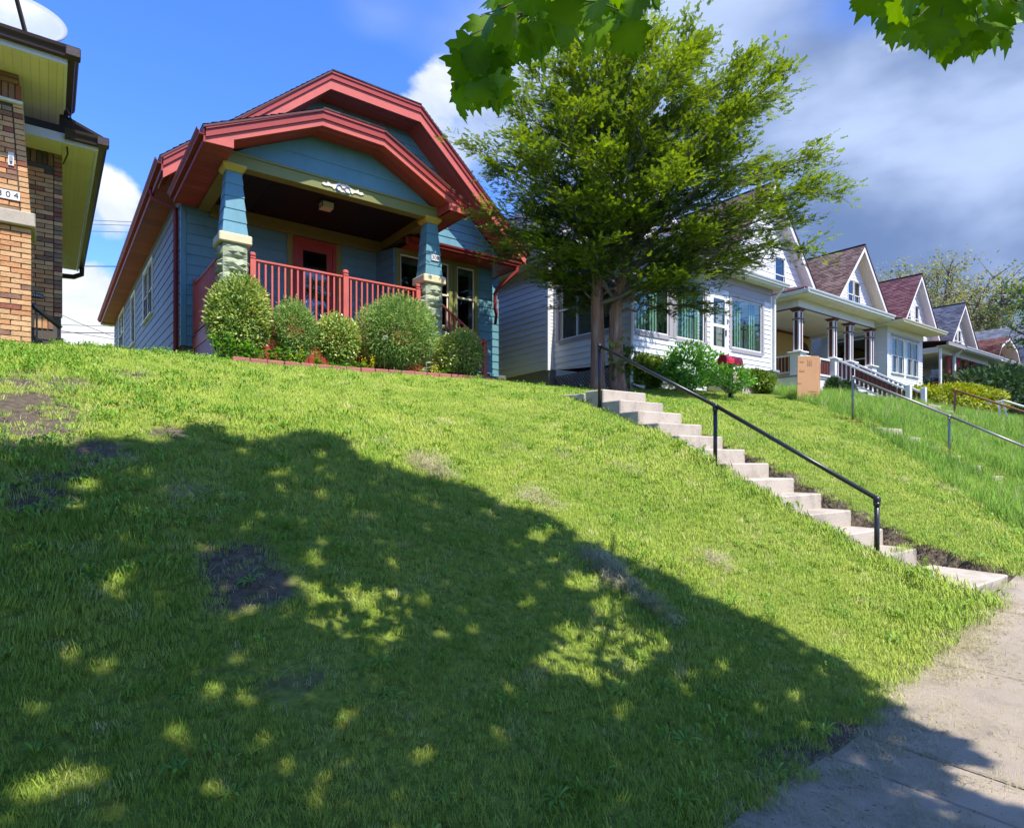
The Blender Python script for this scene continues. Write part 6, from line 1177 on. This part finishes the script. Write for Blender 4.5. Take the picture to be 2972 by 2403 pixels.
# hanging sprays in front of the camera
def hang(poly, n, z0, z1, seed, size):
    r = np.random.default_rng(seed); poly = np.array(poly, float) * 1.3843; lo, hi = poly.min(0), poly.max(0); out = []
    while len(out) < n:
        u, v = r.uniform(lo[0], hi[0]), r.uniform(lo[1], hi[1])
        if inpoly(np.array([u]), np.array([v]), poly)[0]: out.append((u, v, r.uniform(z0, z1)))
    p = np.array([fw3 * z + rt3 * ((u - CU) / FPX * z) + up3 * (EYE + (HV - v) / FPX * z) for u, v, z in out])
    d = unit(r.normal(size=(n, 3)) * [.45, .45, .2] + [0, 0, -1]); nm = unit(-fw3[None] * .8 + up3 * .55 + r.normal(size=(n, 3)) * .55)
    leafcloud('leaves', MT, m_maple, p, d, nm, r.uniform(*size, n), *MAPLE, r.uniform(0, 1, n)); return p
P1 = [(955, 195), (965, 120), (1000, 30), (1050, -60), (1380, -60), (1335, 30), (1290, 75), (1250, 40), (1210, 40), (1150, 90), (1095, 80), (1075, 130), (1050, 200), (1010, 180)]
P2 = [(1795, -15), (1790, -70), (2260, -70), (2200, 20), (2110, 30), (2070, 85), (2000, 75), (1960, 50), (1880, 45), (1865, 15), (1830, -20)]
h1 = hang(P1, 120, 1.9, 2.6, 5, (.095, .15)); h2 = hang(P2, 90, 1.9, 2.6, 6, (.095, .15))
for hp, top in ((h1, P(1760, -420, Y=2.0)), (h2, P(2780, -420, Y=1.2))):
    hub = hp.mean(0) + [0, 0, .05]; a = np.array([1.0, -1.7, 3.4]); tt = np.array(top)
    br_.tube([tuple(p) for p in curve(a, tt, .05, 8, .015, rm)], list(np.linspace(.035, .014, 8)), 6, False); br_.tube([tuple(p) for p in curve(tt, hub, .02, 6, .03, rm)], list(np.linspace(.016, .006, 6)), 5, False)
    for q in hp[::2]: br_.tube([tuple(p) for p in curve(hub + (q - hub) * .25, q, .06, 4, .03, rm)], .0022, 3, False)
br_.obj('branches', m_bark2, MT, True)
# ------------------------------------------------------------------ shrubs
def shrub(name, label, u0, u1, v0, Y, mat, n, lsize, tmpl, seed, cat='shrub', vb=None, stems=9, lump=.12, group=None, lightness=.0, depth=.8, flat=False):
    r = np.random.default_rng(seed); a, b = P(u0, v0, Y=Y), P(u1, v0, Y=Y); xc_ = (a.x + b.x) / 2; hw = (b.x - a.x) / 2 * (.90 if not flat else 1); zg_ = float(terr(xc_, Y)) if vb is None else P((u0 + u1) / 2, vb, Y=Y).z
    zt_ = P((u0 + u1) / 2, v0, Y=Y).z; zc_ = zg_ + (zt_ - zg_) * .51; hz = (zt_ - zg_) * .46
    t = thing(name, label, cat, (xc_, Y, zg_), group); d = unit(r.normal(size=(n, 3)))
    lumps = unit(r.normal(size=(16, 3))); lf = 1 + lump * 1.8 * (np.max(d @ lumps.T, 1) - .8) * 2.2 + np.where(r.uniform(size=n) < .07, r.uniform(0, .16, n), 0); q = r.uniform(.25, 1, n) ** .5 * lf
    if flat: d = np.sign(d) * np.abs(d) ** .55; 
    p = np.array([xc_, Y, zc_]) + d * q[:, None] * [hw, hw * depth, hz]
    o = unit(d + r.normal(size=(n, 3)) * .55 + [0, 0, .25]); nn = unit(d * .7 + [0, -.15, .75] + r.normal(size=(n, 3)) * .45)
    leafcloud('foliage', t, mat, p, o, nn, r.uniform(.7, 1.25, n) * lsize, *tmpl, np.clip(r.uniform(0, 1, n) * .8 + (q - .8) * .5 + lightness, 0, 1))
    s = MB()
    for k in range(stems): e = np.array([xc_, Y, zc_]) + unit(r.normal(size=3)) * np.array([hw, hw * depth, hz]) * .75; s.tube([tuple(x) for x in curve((xc_ + r.normal() * hw * .12, Y + r.normal() * .05, zg_ - .05), e, .02, 5, .05, r)], [.014, .012, .010, .007, .004], 4, False)
    s.obj('stems', m_bark2, t); return t
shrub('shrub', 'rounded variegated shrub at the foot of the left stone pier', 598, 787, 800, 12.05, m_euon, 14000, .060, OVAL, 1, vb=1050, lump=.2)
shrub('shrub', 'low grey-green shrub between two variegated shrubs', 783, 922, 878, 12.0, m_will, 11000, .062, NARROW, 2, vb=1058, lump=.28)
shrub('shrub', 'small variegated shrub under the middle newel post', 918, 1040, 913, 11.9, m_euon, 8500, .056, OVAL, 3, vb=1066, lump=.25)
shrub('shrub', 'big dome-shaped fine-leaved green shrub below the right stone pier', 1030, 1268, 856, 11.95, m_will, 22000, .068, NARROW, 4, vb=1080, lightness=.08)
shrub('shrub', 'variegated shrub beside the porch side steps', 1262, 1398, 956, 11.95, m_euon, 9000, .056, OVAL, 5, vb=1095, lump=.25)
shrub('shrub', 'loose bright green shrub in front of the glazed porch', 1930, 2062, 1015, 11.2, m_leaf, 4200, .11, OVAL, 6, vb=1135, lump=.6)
shrub('shrub', 'low loose green plants at the foot of the red mailbox', 2068, 2160, 1068, 8.75, m_leaf, 1500, .08, OVAL, 16, vb=1135, lump=.6)
shrub('shrub', 'low leafy vine mound beside the porch stoop', 2150, 2230, 1078, 10.9, m_vine, 4000, .10, OVAL, 7, vb=1140, lump=.3)
shrub('climbing_vine', 'yellow-green vine climbing the lower porch wall', 1838, 1930, 1030, 11.75, m_vine, 3200, .10, OVAL, 8, 'vine', vb=1130, depth=.25, lump=.3)
shrub('shrub', 'narrow dark evergreen by the brown-columned porch', 2404, 2432, 1098, 11.3, m_junip, 1500, .13, SPR, 9, vb=1165); shrub('shrub', 'second narrow evergreen nearer the porch stair', 2446, 2470, 1108, 11.5, m_junip, 1400, .13, SPR, 10, vb=1165)
shrub('hedge', 'golden clipped hedge before the red-railed porch', 2692, 2852, 1124, 10.6, m_hedge, 11000, .14, OVAL, 11, 'hedge', vb=1200, depth=.4, flat=True, lump=.05)
shrub('juniper', 'dark bushy juniper between the hedge and the far porch', 2796, 2990, 1078, 11.0, m_junip, 7000, .30, SPR, 12, 'shrub', vb=1215, lump=.3, depth=.5)
# perennials, flowers and weeds in the bed
def perennial(label, u, v, Y, h, n, ls, mat, seed, name='perennial', group=None, flower=None):
    r = np.random.default_rng(seed); p0 = P(u, v, Y=Y); z0 = float(terr(p0.x, Y)); t = thing(name, label, 'plant', (p0.x, Y, z0), group); s = MB(); ps = []; ds = []; tips = []
    for k in range(n):
        a = np.array([p0.x + r.normal() * .06, Y + r.normal() * .05, z0 - .02]); e = a + [r.normal() * .09, r.normal() * .08, h * r.uniform(.7, 1.05)]; c = curve(a, e, .0, 6, .03, r); s.tube([tuple(x) for x in c], .005, 4, False); tips.append(e)
        for j in range(1, 6):
            for m_ in range(3): an = r.uniform(0, 6.28); ps.append(c[j]); ds.append((math.cos(an), math.sin(an), r.uniform(.1, .6)))
    ps = np.array(ps); ds = np.array(ds); leafcloud('foliage', t, mat, ps, ds, unit(r.normal(size=ps.shape) * .3 + [0, 0, 1]), r.uniform(.7, 1.2, len(ps)) * ls, *OVAL, r.uniform(.1, .9, len(ps))); s.obj('stems', m_stem, t)
    if flower:
        tips = np.repeat(np.array(tips), flower, 0); tips = tips + r.normal(size=tips.shape) * [.025, .025, .07]; tag(leafcloud('flowers', t, m_yflow, tips, unit(r.normal(size=tips.shape)), unit(r.normal(size=tips.shape)), np.full(len(tips), .035), *OVAL, r.uniform(0, 1, len(tips))), kind='stuff')
    return t
gp = 'leafy perennials along the edging'
for i, (u, v, h_) in enumerate([(640, 1045, .50), (672, 1045, .55), (705, 1045, .45), (738, 1048, .42), (770, 1048, .36), (812, 1055, .40), (900, 1062, .35), (940, 1064, .22), (985, 1068, .20), (790, 1052, .30), (850, 1060, .28), (1015, 1070, .22), (1040, 1072, .26), (1220, 1088, .2), (1290, 1092, .22)]): perennial('%s leafy green perennial along the red edging, counted from its brick house end' % ('first', 'second', 'third', 'fourth', 'fifth', 'sixth', 'seventh', 'eighth', 'ninth', 'low tenth', 'low eleventh', 'low twelfth', 'low thirteenth', 'low fourteenth', 'low fifteenth')[i], u, v, 11.62, h_, 6, .095, m_leaf, 40 + i, group=gp)
perennial('yellow flowering plant between the grey-green and middle shrubs', 868, 1062, 11.55, .32, 5, .05, m_leaf, 60, 'flowering_plant', None, 14); perennial('yellow flowering plant at the foot of the dome-shaped shrub', 1064, 1075, 11.55, .26, 7, .05, m_leaf, 61, 'flowering_plant', None, 18); perennial('yellow flowering plant next to the porch side steps shrub', 1258, 1090, 11.55, .28, 7, .05, m_leaf, 62, 'flowering_plant', None, 18)
dp = P(1118, 980, Y=11.5); dzl = float(terr(dp.x, 11.5)); DW = thing('dandelion', 'white dandelion seed head standing before the dome-shaped shrub', 'plant', (dp.x, 11.5, dzl)); MB().tube([(dp.x - .02, 11.5, dzl), (dp.x, 11.48, dp.z)], .004, 4).obj('stem', m_stem, DW)
n = 260; dv = unit(RNG.normal(size=(n, 3))); leafcloud('seed_head', DW, m_plate, np.array(dp) + dv * .03, dv, unit(RNG.normal(size=(n, 3))), np.full(n, .025), *NARROW, np.ones(n))
# ------------------------------------------------------------------ other trees
def broad_tree(name, label, base, H, R_, zlow, nl, ncl, per, lsize, mat, seed, trunk=.25, group=None, bark=m_bark2, squash=1.0, spread=.16, openness=1.0):
    r = np.random.default_rng(seed); base = np.asarray(base, float); t = thing(name, label, 'tree', base, group); c0 = base + [0, 0, (H + zlow) / 2]; hz = (H - zlow) / 2
    trunkmesh([base + [0, 0, -.3], base + [0, 0, H * .12], base + [.05, .03, H * .28], base + [.1, .0, H * .45]], [trunk * 1.2, trunk, trunk * .8, trunk * .55], 'trunk', bark, t, 12, seed, .06)
    s = MB(); cen = []
    for k in range(nl):
        d = unit(r.normal(size=3)); d[2] = abs(d[2]) * .9 - .12; e = c0 + d * np.array([R_, R_ * squash, hz]) * r.uniform(.7, 1.0); a = base + [0, 0, H * r.uniform(.18, .42)]; c = curve(a, e, .10, 7, .035, r); s.tube([tuple(x) for x in c], list(np.linspace(trunk * .45, .02, 7)), 5, False)
        for j in range(ncl):
            f = r.uniform(.35, 1); i0 = min(5, int(f * 6)); b = c[i0] + (c[i0 + 1] - c[i0]) * (f * 6 - i0); e2 = b + unit(r.normal(size=3) + d * .8) * R_ * r.uniform(.12, .32); s.tube([tuple(x) for x in curve(b, e2, .03, 4, .05, r)], [.05 * trunk / .25, .03 * trunk / .25, .02, .012], 3, False); cen.append(e2)
    s.obj('branches', bark, t, True); cen = np.array(cen); p = np.repeat(cen, per, 0); p = p + r.normal(size=p.shape) * R_ * spread * .5 * [1, 1, .7]
    leafcloud('crown', t, mat, p, unit(r.normal(size=p.shape)), unit(r.normal(size=p.shape) * .7 + [0, 0, .8]), r.uniform(.7, 1.2, len(p)) * lsize, *OVAL, r.uniform(0, 1, len(p))); return t
lb = P(2725, 1150, Y=22); broad_tree('locust_tree', 'airy yellow-green tree rising behind the rose red and grey roofs', (lb.x, 22, 3.6), P(2725, 735, Y=22).z - 3.6, (P(2890, 900, Y=22).x - P(2570, 900, Y=22).x) * .26, 6.5, 40, 18, 22, .28, m_locust, 3, .38)
tb_ = P(3064, 1100, Y=10); broad_tree('distant_tree', 'green leafy tree on the far lawn before the grey gambrel roof', (tb_.x, 10, 3.4), 10, 3.1, 5.6, 26, 10, 22, .20, m_bgtree, 4, .2)
for i, (x, y, H_) in enumerate([(-8, -15, 14), (20, -16, 15), (42, -13, 19), (54, -13, 19), (66, -14, 19)]): broad_tree('street_tree', 'leafy tree across the street opposite the ' + ('brick house', 'white house with the glazed porch', 'rose-roofed house', 'low brick red gambrel house', 'big grey gambrel house')[i], (x, y, -.1), H_, 6.2, 2.6, 24, 10, 34, .46, m_bgtree, 20 + i, .3, 'trees across the street')
